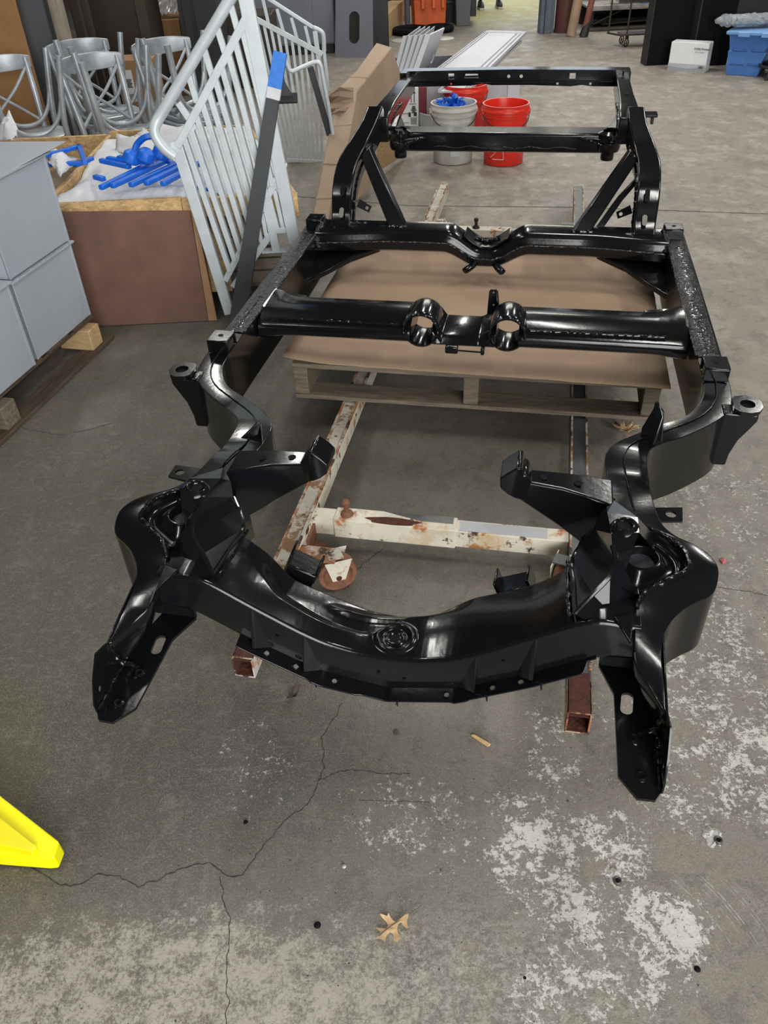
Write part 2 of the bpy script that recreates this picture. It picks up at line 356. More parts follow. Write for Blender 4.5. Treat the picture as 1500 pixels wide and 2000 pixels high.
crack(cpx([(0, 1681), (42, 1682), (82, 1706), (118, 1729), (160, 1727), (190, 1707), (235, 1712), (270, 1732), (310, 1718), (355, 1695), (408, 1684), (444, 1712), (475, 1709), (500, 1670), (540, 1622), (565, 1595), (600, 1572), (612, 1553), (628, 1515), (633, 1470), (628, 1440), (655, 1400), (668, 1372)]), .0011, seed=1)
crack(cpx([(430, 1712), (438, 1765), (450, 1800), (446, 1850), (442, 1905), (445, 1960), (440, 2020)]), .0009, seed=2)
crack(cpx([(612, 1528), (660, 1508), (700, 1503), (745, 1512), (800, 1510)]), .0008, seed=3)
crack(cpx([(680, 1146), (700, 1110), (725, 1090), (748, 1072)]), .0014, seed=4)
crack(cpx([(1402, 1148), (1440, 1152), (1500, 1163)]), .0009, seed=5)
crack(cpx([(0, 825), (60, 840), (120, 850), (180, 838), (220, 826)]), .0012, seed=6)
crack(cpx([(1300, 700), (1360, 660), (1420, 640)]), .001, seed=8)
crack(cpx([(700, 1563), (760, 1565), (840, 1567)]), .0006, seed=9, jit=.002)
crack([gh(570, 383), gh(800, 402), gh(1120, 405), gh(1500, 418), gh(1900, 440)], .006, 'expansion_joint', 10, .004)
crack([gh(640, 330), gh(700, 336)], .006, 'expansion_joint', 11, .004)

def struct(name, mb, m_): return tag(mb.build(name, m_, smooth=False), kind='structure')
struct('wall_left', MB().box(-5.2, -5, 0, -5.0, 17, 4.8), WALLM)
struct('wall_right', MB().box(8.0, -5, 0, 8.2, 17, 4.8), WALLM)
wb = MB(); wb.box(-5, 17, 0, .6, 17.2, 4.8); wb.box(4.8, 17, 0, 8.0, 17.2, 4.8); wb.box(.6, 17, 3.6, 4.8, 17.2, 4.8); struct('wall_back', wb, WALLM)
wf = MB(); wf.box(-5, -5.2, 0, -1.2, -5, 4.8); wf.box(4.6, -5.2, 0, 8.0, -5, 4.8); wf.box(-1.2, -5.2, 4.2, 4.6, -5, 4.8); struct('wall_front', wf, WALLM)
struct('ceiling', MB().box(-5, -5, 4.7, 8, 17, 4.85), CEILM)
tr = struct('trim_1', MB().box(-5, 2.6, 4.45, 8, 2.8, 4.7), CEILM)
tr = struct('trim_2', MB().box(-5, 9.6, 4.45, 8, 9.8, 4.7), CEILM)
for i, (x, y) in enumerate(LIGHTS):
    t = thing('ceiling_lamp', 'fluorescent ceiling lamp out of frame, '+('left', 'middle', 'right')[0 if x < 0 else 1 if x < 3 else 2]+' row, '+('over the camera', 'over the chassis', 'over the middle aisle', 'towards the rear', 'nearest the rear wall')[min(4, int(y//2.6))], 'lamp', (x, y, 4.40), group='ceiling lamps')
    MB().box(-.14, -.8, 0, .14, .8, .07).build('housing', WPANEL, t, bevel=.01)
    MB().box(-.11, -.76, -.03, .11, .76, 0).build('diffuser', LAMPM, t)
    MB().tube([(0, -.5, .07), (0, -.5, .3)], .008).build('hanger', ANGLE, t)

# ================================================================ CHASSIS FRAME (frame coordinates: u across, v along, h up)
FB = V((0, 2.5, .28)); ch = thing('vehicle_chassis', 'freshly painted gloss black vehicle ladder chassis lying across the pallet', 'chassis', toW(*FB), -YAW)
def cp(mb, name, m_=BLACK, parent=None, bevel=.004, **k):
    return mb.build(name, m_, parent or ch, origin=FB, bevel=bevel, **k)
# heights shared by both side rails
rail = [  # outer u,v,h ; inner u,v,h ; depth
 ((.735, 3.18, .45), (.667, 3.18, .45), .178), ((.740, 2.7, .45), (.665, 2.7, .45), .178), ((.743, 2.12, .45), (.675, 2.12, .45), .178),
 ((.741, 1.96, .45), (.671, 1.97, .45), .178), ((.727, 1.875, .45), (.655, 1.895, .45), .178), ((.69, 1.81, .45), (.612, 1.82, .45), .178),
 ((.60, 1.72, .452), (.545, 1.765, .452), .178), ((.545, 1.665, .465), (.475, 1.69, .465), .178), ((.508, 1.612, .478), (.428, 1.628, .478), .178),
 ((.495, 1.56, .483), (.404, 1.575, .483), .178), ((.494, 1.48, .488), (.402, 1.49, .488), .178), ((.487, 1.40, .515), (.405, 1.40, .51), .178),
 ((.490, 1.31, .53), (.408, 1.31, .53), .178), ((.495, 1.25, .545), (.425, 1.25, .545), .16)]
pock = [((.513, 1.205, .557), (.464, 1.221, .553)), ((.540, 1.183, .56), (.484, 1.205, .557)), ((.562, 1.163, .56), (.50, 1.187, .56)), ((.573, 1.142, .56), (.519, 1.162, .562)),
 ((.577, 1.122, .56), (.525, 1.14, .562)), ((.575, 1.10, .557), (.525, 1.114, .562)), ((.568, 1.075, .551), (.514, 1.098, .561)), ((.555, 1.058, .548), (.491, 1.078, .561)),
 ((.534, 1.044, .545), (.459, 1.053, .56)), ((.511, 1.026, .541), (.437, 1.028, .556)), ((.489, .997, .537), (.430, 1.005, .545)), ((.475, .962, .532), (.427, .958, .535)),
 ((.471, .920, .526), (.428, .91, .520)), ((.476, .875, .510), (.447, .882, .506)), ((.4785, .830, .500), (.470, .834, .500))]
def mir(p, s): return V((p[0]*s, p[1], p[2]))
for s in (-1, 1):
    rs = [(a, b, d) for a, b, d in rail]+[(a, b, .14) for a, b in pock]
    po = smooth_path([a for a, b, d in rs], 4); pi_ = smooth_path([b for a, b, d in rs], 4); pd = smooth_path([V((d, 0, 0)) for a, b, d in rs], 4)
    secs = []
    for i, (a, b, d) in enumerate(zip(po, pi_, pd)):
        dd = d.x
        if i > len(po)-14: dd = .14-(i-(len(po)-14))*.0045
        di = dd if i < len(po)-26 else dd+(.018-dd)*sstep(len(po)-26, len(po)-15, i)
        mid = (a+b)/2; crown = V((mid.x, mid.y, mid.z+.002))
        secs.append([mir(p, s) for p in (a, crown, b, V((b.x, b.y, b.z-di)), V((a.x, a.y, a.z-dd)))])
    sr = cp(MB().loft(secs), 'side_rail', bevel=.007, seg=3, ang=50)
    tag(sr)
    # pitted strip and weld bead on the straight part
    st = MB(); nu, nv = 9, 220; k0 = 0; G = []
    for j in range(nv+1):
        v_ = 2.14+(3.10-2.14)*j/nv
        for i in range(nu+1):
            u_ = .672+(.735-.672)*i/nu; e = sin(pi*i/nu)
            h_ = .4515+.004*e*(.4+1.3*abs(mn.noise(V((u_*90, v_*70, s*3)))+.5*mn.noise(V((u_*190, v_*160, 1)))))
            G.append((s*u_, v_, h_))
    st.add(G, [(j*(nu+1)+i, j*(nu+1)+i+1, (j+1)*(nu+1)+i+1, (j+1)*(nu+1)+i) for j in range(nv) for i in range(nu)])
    cp(st, 'pitted_cap_strip', PITTED, sr, bevel=0)
    mid = [V(((a.x*.45+b.x*.55)*s, a.y*.45+b.y*.55, a.z+.0035)) for a, b in zip(po, pi_)]
    cp(wobble_tube(mid[6:50], .0019, .8, seed=s), 'weld_bead', BLACK, sr, bevel=0)
    # weld around the spring pocket
    cp(wobble_tube([mir((b.x+.001, b.y, b.z+.001), s) for b in pi_[14*4-4:24*4]], .0048, .8, .004, seed=s+4), 'pocket_weld', BLACK, sr, bevel=0)
    cp(wobble_tube([mir(p, s) for p in ((.668, 3.10, .452), (.666, 2.7, .453), (.672, 2.14, .453))], .004, .9, seed=9*s), 'edge_weld', PITTED, sr, bevel=0)
    # ---- spring bowl: shallow dish with a raised collar round the spring hole
    loop = [(.464, 1.221), (.484, 1.205), (.50, 1.187), (.519, 1.162), (.525, 1.14), (.525, 1.114), (.514, 1.098), (.491, 1.078), (.459, 1.053), (.437, 1.028), (.410, 1.035), (.392, 1.07), (.385, 1.12), (.395, 1.18), (.43, 1.215)]
    n = len(loop); cx, cyy = .446, 1.140
    secs = []
    for k, hh in ((1, .561), (.90, .549), (.74, .541), (.56, .541), (.36, .546), (.18, .552), (.06, .555), (0, .553), (-.1, .547), (-.1, .50)):
        q = []
        for u, v in loop:
            a = math.atan2(v-cyy, u-cx); d = math.hypot(u-cx, v-cyy); rr = .030+(d-.030)*max(k, -.0)+(.0 if k >= 0 else -.0015)
            q.append(V((s*(cx+rr*cos(a)), cyy+rr*sin(a), hh)))
        secs.append(q)
    bowl = cp(MB().loft(secs, cap=False), 'spring_pocket', BLACK, bevel=0, sub=2)
    cp(MB().lathe([(.0001, .536), (.030, .536)], (s*cx, cyy, 0)), 'pocket_floor', CABG, bowl, bevel=0)
    cp(MB().lathe([(.0001, .5366), (.006, .5366)], (s*(cx-.012), cyy-.02, 0), n=12), 'pocket_hole', TYRE, bowl, bevel=0)
    # ---- spring tower (upper arm mount), measured in frame coordinates
    P_ = lambda u, v, h: V((u*s, v, h))
    B0, O1, O2, I2, I1 = P_(.397, 1.252, .592), P_(.431, 1.168, .622), P_(.430, 1.120, .626), P_(.384, 1.122, .616), P_(.381, 1.200, .604)
    N1, N2, N0 = P_(.420, 1.092, .612), P_(.398, 1.086, .602), P_(.386, 1.100, .606)
    L1, L2, L3, L4, L5 = P_(.392, 1.076, .598), P_(.384, 1.046, .585), P_(.357, 1.019, .562), P_(.328, .986, .543), P_(.404, 1.074, .598)
    E1, E2, E3, E4 = P_(.326, 1.148, .522), P_(.340, 1.190, .545), P_(.360, 1.198, .560), P_(.372, 1.225, .580)
    G1, G2, G3, G4, G5 = P_(.414, 1.078, .572), P_(.438, 1.042, .538), P_(.428, 1.020, .530), P_(.388, 1.008, .536), P_(.345, .972, .546)
    tw = MB()
    def poly(*p): tw.add(list(p), [tuple(range(len(p)))])
    poly(B0, O1, I1); poly(I1, O1, O2, I2); poly(I2, O2, N1, N2, N0); poly(N2, N1, G1, L5); poly(L5, G1, G2, G3, G4, L2, L1); poly(L2, G4, L3); poly(L3, G4, G5, L4)
    poly(B0, I1, E4); poly(I1, I2, E3, E4); poly(I2, N0, L1, E3); poly(E3, L1, L2, E2); poly(E2, L2, L3, E1); poly(E1, L3, L4)
    poly(N0, N2, L5, L1)
    S1, S2, S3 = P_(.474, 1.158, .553), P_(.470, 1.205, .557), P_(.45, 1.24, .553)
    poly(O1, S2, S1, O2); poly(B0, S3, S2, O1); poly(E1, L4, P_(.36, 1.0, .47), P_(.36, 1.15, .46)); poly(B0, E4, P_(.385, 1.26, .50), P_(.42, 1.27, .53))
    cp(tw, 'spring_tower', BLACK, bevel=.0025, ang=30)
    hc = P_(.406, 1.140, .6215)
    bs = MB(); bs.lathe([(.012, 0), (.014, .004), (.018, .006), (.022, .0035), (.027, -.004)], (0, 0, 0), n=24); bs.xf(Matrix.Translation(hc) @ Matrix.Rotation(-s*R(10), 4, 'Y'))
    b_ = cp(bs, 'bolt_boss', BLACK, bevel=0)
    cp(MB().lathe([(.0001, .0015), (.0125, .0015)], hc, n=20), 'bolt_hole', TYRE, b_, bevel=0)
    cp(MB().tube(smooth_path([N0+V((0, 0, .001)), L1, L2, L3, L4], 6), .0045, 8), 'flange_lip', BLACK, bevel=0)
    cp(MB().tube(smooth_path([E3, E1+V((0, 0, .002)), (E1+L4)/2+V((0, 0, .002)), L4+V((0, 0, .002))], 4), .0042, 8), 'flange_lip', BLACK, bevel=0)
    cp(wobble_tube([E1+V((s*-.008, 0, -.004)), (E1+L4)/2+V((s*-.010, 0, -.006)), L4+V((s*-.008, 0, -.003))], .0032, .9, seed=3*s), 'weld_bead', BLACK, bevel=0)
    q_ = lambda px, py, h: (lambda p: V((p.x*s, p.y, p.z)))(fh(px, py, h))
    # side wall of the rail between bracket and tower, purple-black triangular gusset
    cp(MB().slab([q_(1199, 1203, .552), q_(1238, 1199, .552), q_(1233, 1258, .545)], (0, 0, -.006)), 'corner_gusset', BLACK, bevel=.002)
    cp(wobble_tube([q_(1184, 1164, .55), q_(1194, 1185, .54), q_(1212, 1188, .532), q_(1238, 1187, .531)], .0045, .9, seed=5*s), 'weld_bead', BLACK, bevel=0)
    cp(MB().prism([V((s*.395, 1.34, .535)), V((s*.41, 1.22, .55)), V((s*.41, 1.34, .535))], [V((s*.375, 1.30, .36)), V((s*.38, 1.2, .40)), V((s*.41, 1.34, .36))]), 'inner_gusset', BLACK)
    # ---- front horn
    pl = plate([(.384, .985), (.409, .922), (.410, .76), (.437, .725), (.464, .726), (.474, .742), (.478, .83), (.472, .92), (.455, .99)],
               [circ(.430, .905, .0105, slot=.026, ang=-.12, n=20), circ(.440, .825, .0035), circ(.446, .757, .0035)], .006)
    hz = .42
    pl.v = [V((p.x*s, p.y, p.z+hz)) for p in pl.v]
    hn = cp(pl, 'front_horn', BLACK, bevel=.0015)
    hv = plate([(.742, .417), (.742, .440), (.762, .482), (.792, .518), (.83, .505), (.90, .52), (.98, .535), (1.0, .42)], [circ(.77, .45, .004, .007)], .006)
    hv.v = [V((s*(.4755+p.z*.45), p.x, p.y)) for p in hv.v]
    cp(hv, 'horn_flange', BLACK, hn, bevel=.0015)
    cp(MB().slab([mir(p, s) for p in ((.384, .984, .42), (.47, .984, .42), (.47, .992, .53), (.384, .992, .52))], (0, .006, 0)), 'horn_web', BLACK, hn)
    cp(wobble_tube([mir(p, s) for p in ((.470, .745, .426), (.474, .80, .426), (.472, .86, .428))], .0035, 1, seed=s*7), 'weld_bead', BLACK, hn, bevel=0)
    cp(wobble_tube([mir(p, s) for p in ((.445, .845, .423), (.456, .85, .425), (.470, .84, .44), (.474, .828, .49))], .005, 1, seed=s*8), 'weld_bead', BLACK, hn, bevel=0)
    for (u_, v_) in ((.437, .835), (.445, .765)):
        cp(MB().lathe([(.0035, .424), (.007, .4265), (.011, .4235)], (s*u_, v_, 0), n=16), 'bolt_boss', BLACK, hn, bevel=0)
    # ---- engine mount bracket
    secs = []
    for (u, v0, v1, ht, hbt) in ((.205, 1.283, 1.322, .598, .566), (.235, 1.284, 1.33, .595, .545), (.30, 1.282, 1.338, .588, .500), (.345, 1.276, 1.345, .580, .468), (.40, 1.262, 1.350, .570, .435)):
        secs.append([(s*u, v0, ht), (s*u, v1, ht), (s*u, v1+.004, hbt), (s*u, v0-.010, hbt)])
    em = cp(MB().loft(secs), 'engine_mount_bracket', BLACK, bevel=.004)
    cap_ = MB(); cap_.loft([[(s*.176, 1.278, .603), (s*.176, 1.345, .600), (s*.178, 1.345, .585), (s*.178, 1.272, .583)],
               [(s*.190, 1.278, .616), (s*.190, 1.348, .613), (s*.196, 1.348, .572), (s*.194, 1.270, .570)],
               [(s*.209, 1.278, .632), (s*.209, 1.345, .630), (s*.209, 1.345, .566), (s*.209, 1.270, .562)],
               [(s*.216, 1.280, .632), (s*.216, 1.345, .630), (s*.220, 1.345, .562), (s*.220, 1.272, .558)],
               [(s*.222, 1.281, .614), (s*.222, 1.342, .613), (s*.226, 1.342, .56), (s*.226, 1.274, .555)],
               [(s*.228, 1.282, .614), (s*.228, 1.340, .613), (s*.230, 1.340, .56), (s*.230, 1.275, .55)],
               [(s*.238, 1.284, .596), (s*.238, 1.334, .596), (s*.238, 1.334, .56), (s*.238, 1.278, .55)]])
    cp(cap_, 'mount_pad', BLACK, em, bevel=.003, seg=2)
    cp(MB().lathe([(.001, 0), (.0055, 0), (.007, .001), (.0085, 0)], (s*.262, 1.308, .5935), n=14), 'bolt_hole', TYRE, em, bevel=0)
    cp(MB().lathe([(.001, 0), (.0055, 0), (.007, .001), (.0085, 0)], (s*.33, 1.308, .5855), n=14), 'bolt_hole', TYRE, em, bevel=0)
    # ---- hole tab outside the rail
    tb = plate([(.50, 1.375), (.562, 1.385), (.566, 1.432), (.50, 1.422)] if s > 0 else [(.50, 1.36), (.607, 1.386), (.607, 1.432), (.50, 1.425)], [circ(.540 if s > 0 else .585, 1.405, .0115)], .005)
    tb.v = [V((p.x*s, p.y, p.z+.45)) for p in tb.v]; cp(tb, 'hole_tab', BLACK, bevel=.001)
    # ---- body mount outrigger cup
    ob = MB(); prof = [(.79, .455), (.790, .435), (.778, .412), (.757, .375), (.745, .33), (.743, .295), (.705, .295), (.700, .38), (.705, .455)]
    ob.prism([V((s*u, 1.835, h)) for u, h in prof], [V((s*u, 1.885, h)) for u, h in prof])
    orr = cp(ob, 'body_mount_outrigger', BLACK, bevel=.006, seg=3)
    top = plate([(.727, 1.835), (.738, 1.822), (.765, 1.818), (.785, 1.828), (.797, 1.850), (.797, 1.878), (.785, 1.898), (.76, 1.905), (.735, 1.898), (.727, 1.885)], [circ(.762, 1.862, .0185, .020, 20)], .012)
    top.v = [V((p.x*s, p.y, p.z+.464)) for p in top.v]; cp(top, 'mount_ring', BLACK, orr, bevel=.003)
    cp(MB().lathe([(.0001, .4607), (.0195, .4607)], (s*.762, 1.862, 0), n=20), 'cup_floor', TYRE, orr, bevel=0)
    # ---- body mount channels on the rail tops
    for (v0, nm) in ((2.035, 'a'), (3.095, 'b')):
        mbx = MB().box(-.033, -.036, 0, .033, .036, .006); mbx.box(-.033, -.036, -.035, .033, -.030, .002); mbx.box(-.033, .030, -.035, .033, .036, .002); mbx.box(-.028, -.03, -.035, .028, .03, -.006)
        mbx.xf(Matrix.Translation((s*(.704 if nm == 'a' else .688), v0, .487)))
        bb = cp(mbx, 'body_mount_channel', BLACK, bevel=.003)
        cp(MB().lathe([(.0001, 0), (.008, 0)], (s*(.704 if nm == 'a' else .688), v0, .4936), n=16), 'bolt_hole', TYRE, bb, bevel=0)
    # ---- rear kick-up
    kf = [(3.045, .455), (3.10, .50), (3.14, .57), (3.20, .625), (3.30, .665), (3.42, .70), (3.52, .745), (3.62, .788)]
    kb = [(3.18, .42), (3.20, .48), (3.235, .52), (3.29, .55), (3.37, .58), (3.48, .61), (3.58, .65), (3.70, .70)]
    ku = [(.545, .622), (.545, .624), (.546, .627), (.546, .628), (.544, .627), (.53, .608), (.512, .580), (.502, .568)]
    sec = smooth_path([V((a, b, 0)) for a, b in kf], 5); sb = smooth_path([V((a, b, 0)) for a, b in kb], 5); su = smooth_path([V((a, b, 0)) for a, b in ku], 5)
    secs = [[(s*w.x, f.x, f.y), (s*w.y, f.x, f.y), (s*w.y, b.x, b.y), (s*w.x, b.x, b.y)] for f, b, w in zip(sec, sb, su)]
    kk = cp(MB().loft(secs), 'kick_up_rail', BLACK, bevel=.006, seg=3, ang=50)
    for vv, hh, ln in ((3.136, .588, .030), (3.092, .512, .024)):
        e = plate(circ(0, 0, .009, slot=ln, n=20), [], .003); e.xf(Matrix.Translation((s*.580, vv, hh)) @ Matrix.Rotation(R(52 if hh > .55 else 45), 4, 'X')); cp(e, 'slot', TYRE if hh > .55 else CRACK2, kk, bevel=0)
    cp(wobble_tube([mir(p, s) for p in ((.545, 3.045, .462), (.58, 3.035, .462), (.624, 3.045, .462))], .006, .9, seed=s*12), 'weld_bead', BLACK, kk, bevel=0)
    cp(wobble_tube([V((s*(w.x-.002), (f.x+b.x)/2, (f.y+b.y)/2)) for f, b, w in list(zip(sec, sb, su))[:28]], .004, .9, seed=s*13), 'weld_bead', BLACK, kk, bevel=0)
    # upper rear rail
    rr_ = [(3.58, .752, .474, .553, .10), (3.70, .766, .476, .553, .105), (3.80, .770, .480, .550, .11), (3.95, .772, .482, .545, .10), (4.15, .775, .482, .543, .085), (4.345, .777, .480, .543, .07)]
    secs = [[(s*u0_, v, h), (s*u1, v, h), (s*u1, v, h-d), (s*u0_, v, h-d)] for v, h, u0_, u1, d in rr_]
    rr2 = cp(MB().loft(secs), 'rear_rail', BLACK, bevel=.006, seg=3)
    for v_ in (3.92, 4.25): cp(MB().lathe([(.0001, 0), (.009, 0)], (s*.512, v_, .7745 if v_ < 4 else .7775), n=14), 'bolt_hole', TYRE, rr2, bevel=0)
    cp(wobble_tube([mir(p, s) for p in ((.476, 3.62, .70), (.479, 3.8, .735), (.479, 3.95, .73))], .005, 1, seed=s*17), 'weld_bead', BLACK, rr2, bevel=0)
    # diagonal braces
    cp(MB().loft([[(s*.322, 3.075, .465), (s*.388, 3.075, .465), (s*.388, 3.13, .465), (s*.322, 3.13, .465)], [(s*.515, 3.355, .69), (s*.55, 3.34, .66), (s*.55, 3.40, .66), (s*.515, 3.41, .69)]]), 'diagonal_brace', BLACK, bevel=.005)
    if s > 0: cp(MB().loft([[(.405, 3.12, .46), (.432, 3.12, .46), (.432, 3.14, .46), (.405, 3.14, .46)], [(.48, 3.2, .555), (.50, 3.2, .548), (.50, 3.22, .55), (.48, 3.22, .557)], [(.54, 3.28, .60), (.55, 3.28, .585), (.55, 3.3, .585), (.54, 3.3, .6)]]), 'rear_brace', BLACK, bevel=.002)
    cp(wobble_tube([mir(p, s) for p in ((.315, 3.07, .47), (.35, 3.065, .472), (.395, 3.07, .47))], .007, .9, seed=s*21), 'weld_bead', BLACK, bevel=0)
    tb = plate([(-.028, -.012), (.028, -.016), (.03, .016), (-.026, .014)], [circ(-.012, 0, .007)], .004)
    tb.xf(Matrix.Translation((s*.512, 3.21, .50)) @ Matrix.Rotation(R(0), 4, 'Z') @ Matrix.Rotation(s*R(-28), 4, 'Y') @ Matrix.Rotation(R(60), 4, 'X') @ Matrix.Scale(s, 4, (1, 0, 0)))
    cp(tb, 'hole_tab', BLACK, bevel=.001)
    # rear cushion cup under the differential crossmember
    cp(MB().lathe([(.001, .548), (.026, .548), (.028, .553), (.028, .575), (.034, .58), (.045, .585), (.05, .60), (.05, .655), (.03, .665)], (s*.455, 3.755, 0), n=24), 'cushion_cup', BLACK, bevel=0)
    cp(MB().prism([mir(p, s) for p in ((.33, 3.735, .640), (.48, 3.70, .636), (.485, 3.80, .640), (.36, 3.80, .640))], [mir(p, s) for p in ((.36, 3.735, .62), (.48, 3.70, .60), (.485, 3.80, .60), (.36, 3.80, .61))]), 'corner_gusset', BLACK, bevel=.006)
    cp(wobble_tube([mir(p, s) for p in ((.335, 3.73, .640), (.38, 3.72, .630), (.43, 3.70, .615), (.47, 3.69, .625))], .005, 1, seed=s*31), 'weld_bead', BLACK, bevel=0)
    cp(MB().prism([mir(p, s) for p in ((.44, 3.80, .666), (.485, 3.78, .67), (.485, 3.93, .70), (.476, 3.90, .69), (.462, 3.87, .675))], [mir(p, s) for p in ((.44, 3.80, .60), (.485, 3.78, .60), (.485, 3.93, .64), (.476, 3.90, .63), (.462, 3.87, .61))]), 'corner_fillet', BLACK, bevel=.003)
    # crossmember gusset, lower
    cp(MB().prism([mir(p, s) for p in ((.42, 3.06, .392), (.53, 2.99, .372), (.60, 2.90, .352), (.667, 2.81, .345), (.667, 3.10, .39))], [mir(p, s) for p in ((.42, 3.06, .372), (.53, 2.99, .350), (.60, 2.90, .335), (.667, 2.81, .325), (.667, 3.10, .33))]), 'floor_gusset', BLACK)
    # engine cradle saddles
    sd = MB(); sd.box(-.033, -.03, .0, .033, .03, .006); sd.box(-.036, -.03, -.02, -.030, .03, .03); sd.box(.030, -.03, -.02, .036, .03, .022); sd.box(-.033, -.034, -.05, .033, -.028, .006)
    sd.xf(Matrix.Translation((s*.225, 1.195, .395 if s < 0 else .40)) @ Matrix.Rotation(s*R(-24), 4, 'Y') @ Matrix.Rotation(R(-8), 4, 'X'))
    sdo = cp(sd, 'stop_saddle', BLACK, bevel=.003)
# ---- front crossmember
HF = [(0, .386), (.06, .389), (.12, .405), (.17, .430), (.25, .480), (.33, .533), (.37, .548), (.44, .54)]
HB = [(0, .372), (.06, .378), (.12, .40), (.20, .435), (.27, .470), (.33, .525), (.44, .53)]
HL = [(0, .302), (.13, .326), (.17, .345), (.27, .398), (.375, .465), (.44, .47)]
def smi(x, tab): return sum(interp(abs(x+k*.012), tab)*w for k, w in ((-2, .1), (-1, .25), (0, .3), (1, .25), (2, .1)))
secs = []; NU = 420; NT = 56
for i in range(NU+1):
    u = -.44+.88*i/NU; a = abs(u); hf, hb, hl = smi(u, HF), smi(u, HB), smi(u, HL)
    q = [V((u, .966, hl)), V((u, .967, hl+.004)), V((u, .970, hf-.010)), V((u, .972, hf-.003))]
    for j in range(NT+1):
        t = j/NT; v = .976+(1.13-.976)*t; h = hf+(hb-hf)*t+.008*sin(pi*t)
        edge = sstep(-.285, -.225, u)*(1-sstep(.03, .16, u)); vb = 1.035+.012*sin(u*14)+.055*sstep(-.05, .03, u)+.03*(1-sstep(-.28, -.22, u))
        h -= .040*edge*sstep(vb-.012, vb+.034, v)
        ridge = math.exp(-((v-(1.115+.02*sin(u*11)))/.012)**2)*sstep(-.16, -.10, u)*(1-sstep(0, .06, u)); h += .008*ridge
        d = math.hypot(u-.005, v-1.022); h += .006*math.exp(-((d-.034)/.0065)**2) - .003*(1-sstep(.024, .032, d)) + .0025*math.exp(-((d-.016)/.0035)**2)
        d2 = math.hypot(u+.055, v-1.045); h += .010*math.exp(-(d2/.009)**2)
        q.append(V((u, v, h)))
    hh = q[-1].z
    q += [V((u, 1.134, hh-.004)), V((u, 1.135, hh-.06-.02*a))]
    secs.append(q)
fx = cp(MB().loft(secs, cap=False, closed=False), 'front_crossmember', BLACK, bevel=0, ang=55)
md = fx.modifiers.new('solid', 'SOLIDIFY'); md.thickness = .004; md.offset = -1
cp(MB().lathe([(.0001, 0), (.010, 0)], (.005, 1.022, .3865), n=18), 'centre_hole', TYRE, fx, bevel=0)
fl_ = MB(); secs = []
for i in range(91):
    u = -.289+.664*i/90; h = interp(abs(u), HL); w = .030 if -.29 < u < .36 else .03*max(.15, 1-abs(abs(u)-.29)/.05)
    w += .003*(1 if (-.15 < u < -.06 or .13 < u < .16) else 0)
    secs.append([V((u, .972, h+.003)), V((u, .966-w*.3, h+.001)), V((u, .966-w, h)), V((u, .966-w, h-.004)), V((u, .972, h-.004))])
fo = cp(fl_.loft(secs), 'lower_flange', BLACK, fx, bevel=.0015)
for u in (-.235, -.18, -.105, .115, .20, .25):
    h = interp(abs(u), HL); sl = math.atan((interp(abs(u)+.02, HL)-interp(abs(u)-.02, HL))/.04)*(1 if u > 0 else -1)
    e = MB().lathe([(.0045, 0), (.0062, .0012), (.008, 0)], (0, 0, 0), n=14); e.xf(Matrix.Translation((u, .951, h+.0015)) @ Matrix.Rotation(-sl, 4, 'Y')); cp(e, 'rivet_ring', BLACK, fo, bevel=0)
    e = MB().lathe([(.0001, 0), (.005, 0)], (0, 0, 0), n=14); e.xf(Matrix.Translation((u, .951, h+.0018)) @ Matrix.Rotation(-sl, 4, 'Y')); cp(e, 'flange_hole', CRACK2, fo, bevel=0)
for u, d in ((-.262, 1), (-.165, 1), (.168, -1), (.272, -1)):
    a = abs(u); ht = interp(a, HF)-.010; hb_ = interp(a, HL)+.002; a2_ = a-.035; hb2 = interp(a2_, HL)+.002; s = -1 if u < 0 else 1
    mb = MB(); mb.add([(u, .970, ht), (u, .945, hb_), (u, .972, hb_), (s*(a-.006), .9705, ht), (s*a2_, .969, hb2), (u*.97, .946, hb_)], [(0, 1, 2), (0, 3, 5, 1), (3, 4, 5), (1, 5, 4, 2)])
    cp(mb, 'face_rib', BLACK, fx, bevel=.002)
for (u, hh) in ((-.215, .415), (.215, .42), (-.02, .345), (.03, .335)):
    cp(MB().lathe([(.0001, 0), (.0035, 0)], (u, .9655, hh), 'y', n=12), 'face_hole', TYRE, fx, bevel=0)
for u in (-.14, .02, .19, .285):
    h = interp(abs(u), HL); cp(MB().tube([(u, .940, h), (u+.002, .935, h-.014)], [.0035, .0012], 6), 'paint_drip', BLACK, fo, bevel=0)
# ---- transmission crossmember
def tsec(u, f=0):
    a = abs(u); k = sstep(.57, .668, a)
    b = 2.425+.045*k; fr = 2.245-.004*k; top = .460; low = .388-.010*k
    return [(u, b, top-.012+.01*k), (u, b-.02, top), (u, fr+.075, top-.002), (u, fr+.03, top-.016), (u, fr+.006, top-.030), (u, fr, top-.045), (u, fr+.002, low+.012), (u, fr+.02, low), (u, b-.02, low), (u, b, low+.012)]
tus = (.168, .18, .19, .30, .50, .56, .59, .62, .645, .668)
txo = cp(MB().loft([tsec(-u) for u in tus]), 'transmission_crossmember', BLACK, bevel=.003, ang=50)
cp(MB().loft([tsec(u) for u in tus]), 'crossmember_half', BLACK, txo, bevel=.003, ang=50)
cn = MB(); cn.loft([[(u, 2.42, t), (u, 2.29, t), (u, 2.27, t-.008), (u, 2.255, t-.02), (u, 2.25, .392), (u, 2.27, .38), (u, 2.40, .38), (u, 2.42, .39)] for u, t in ((-.10, .452), (-.088, .44), (-.072, .418), (-.066, .415), (.042, .415), (.05, .418), (.085, .44), (.10, .452))])
cp(cn, 'centre_saddle', BLACK, txo, bevel=.003)
for u in (-.03, .012): cp(MB().lathe([(.0001, 0), (.0055, 0)], (u, 2.345, .4157), n=12), 'bolt_hole', TYRE, txo, bevel=0)
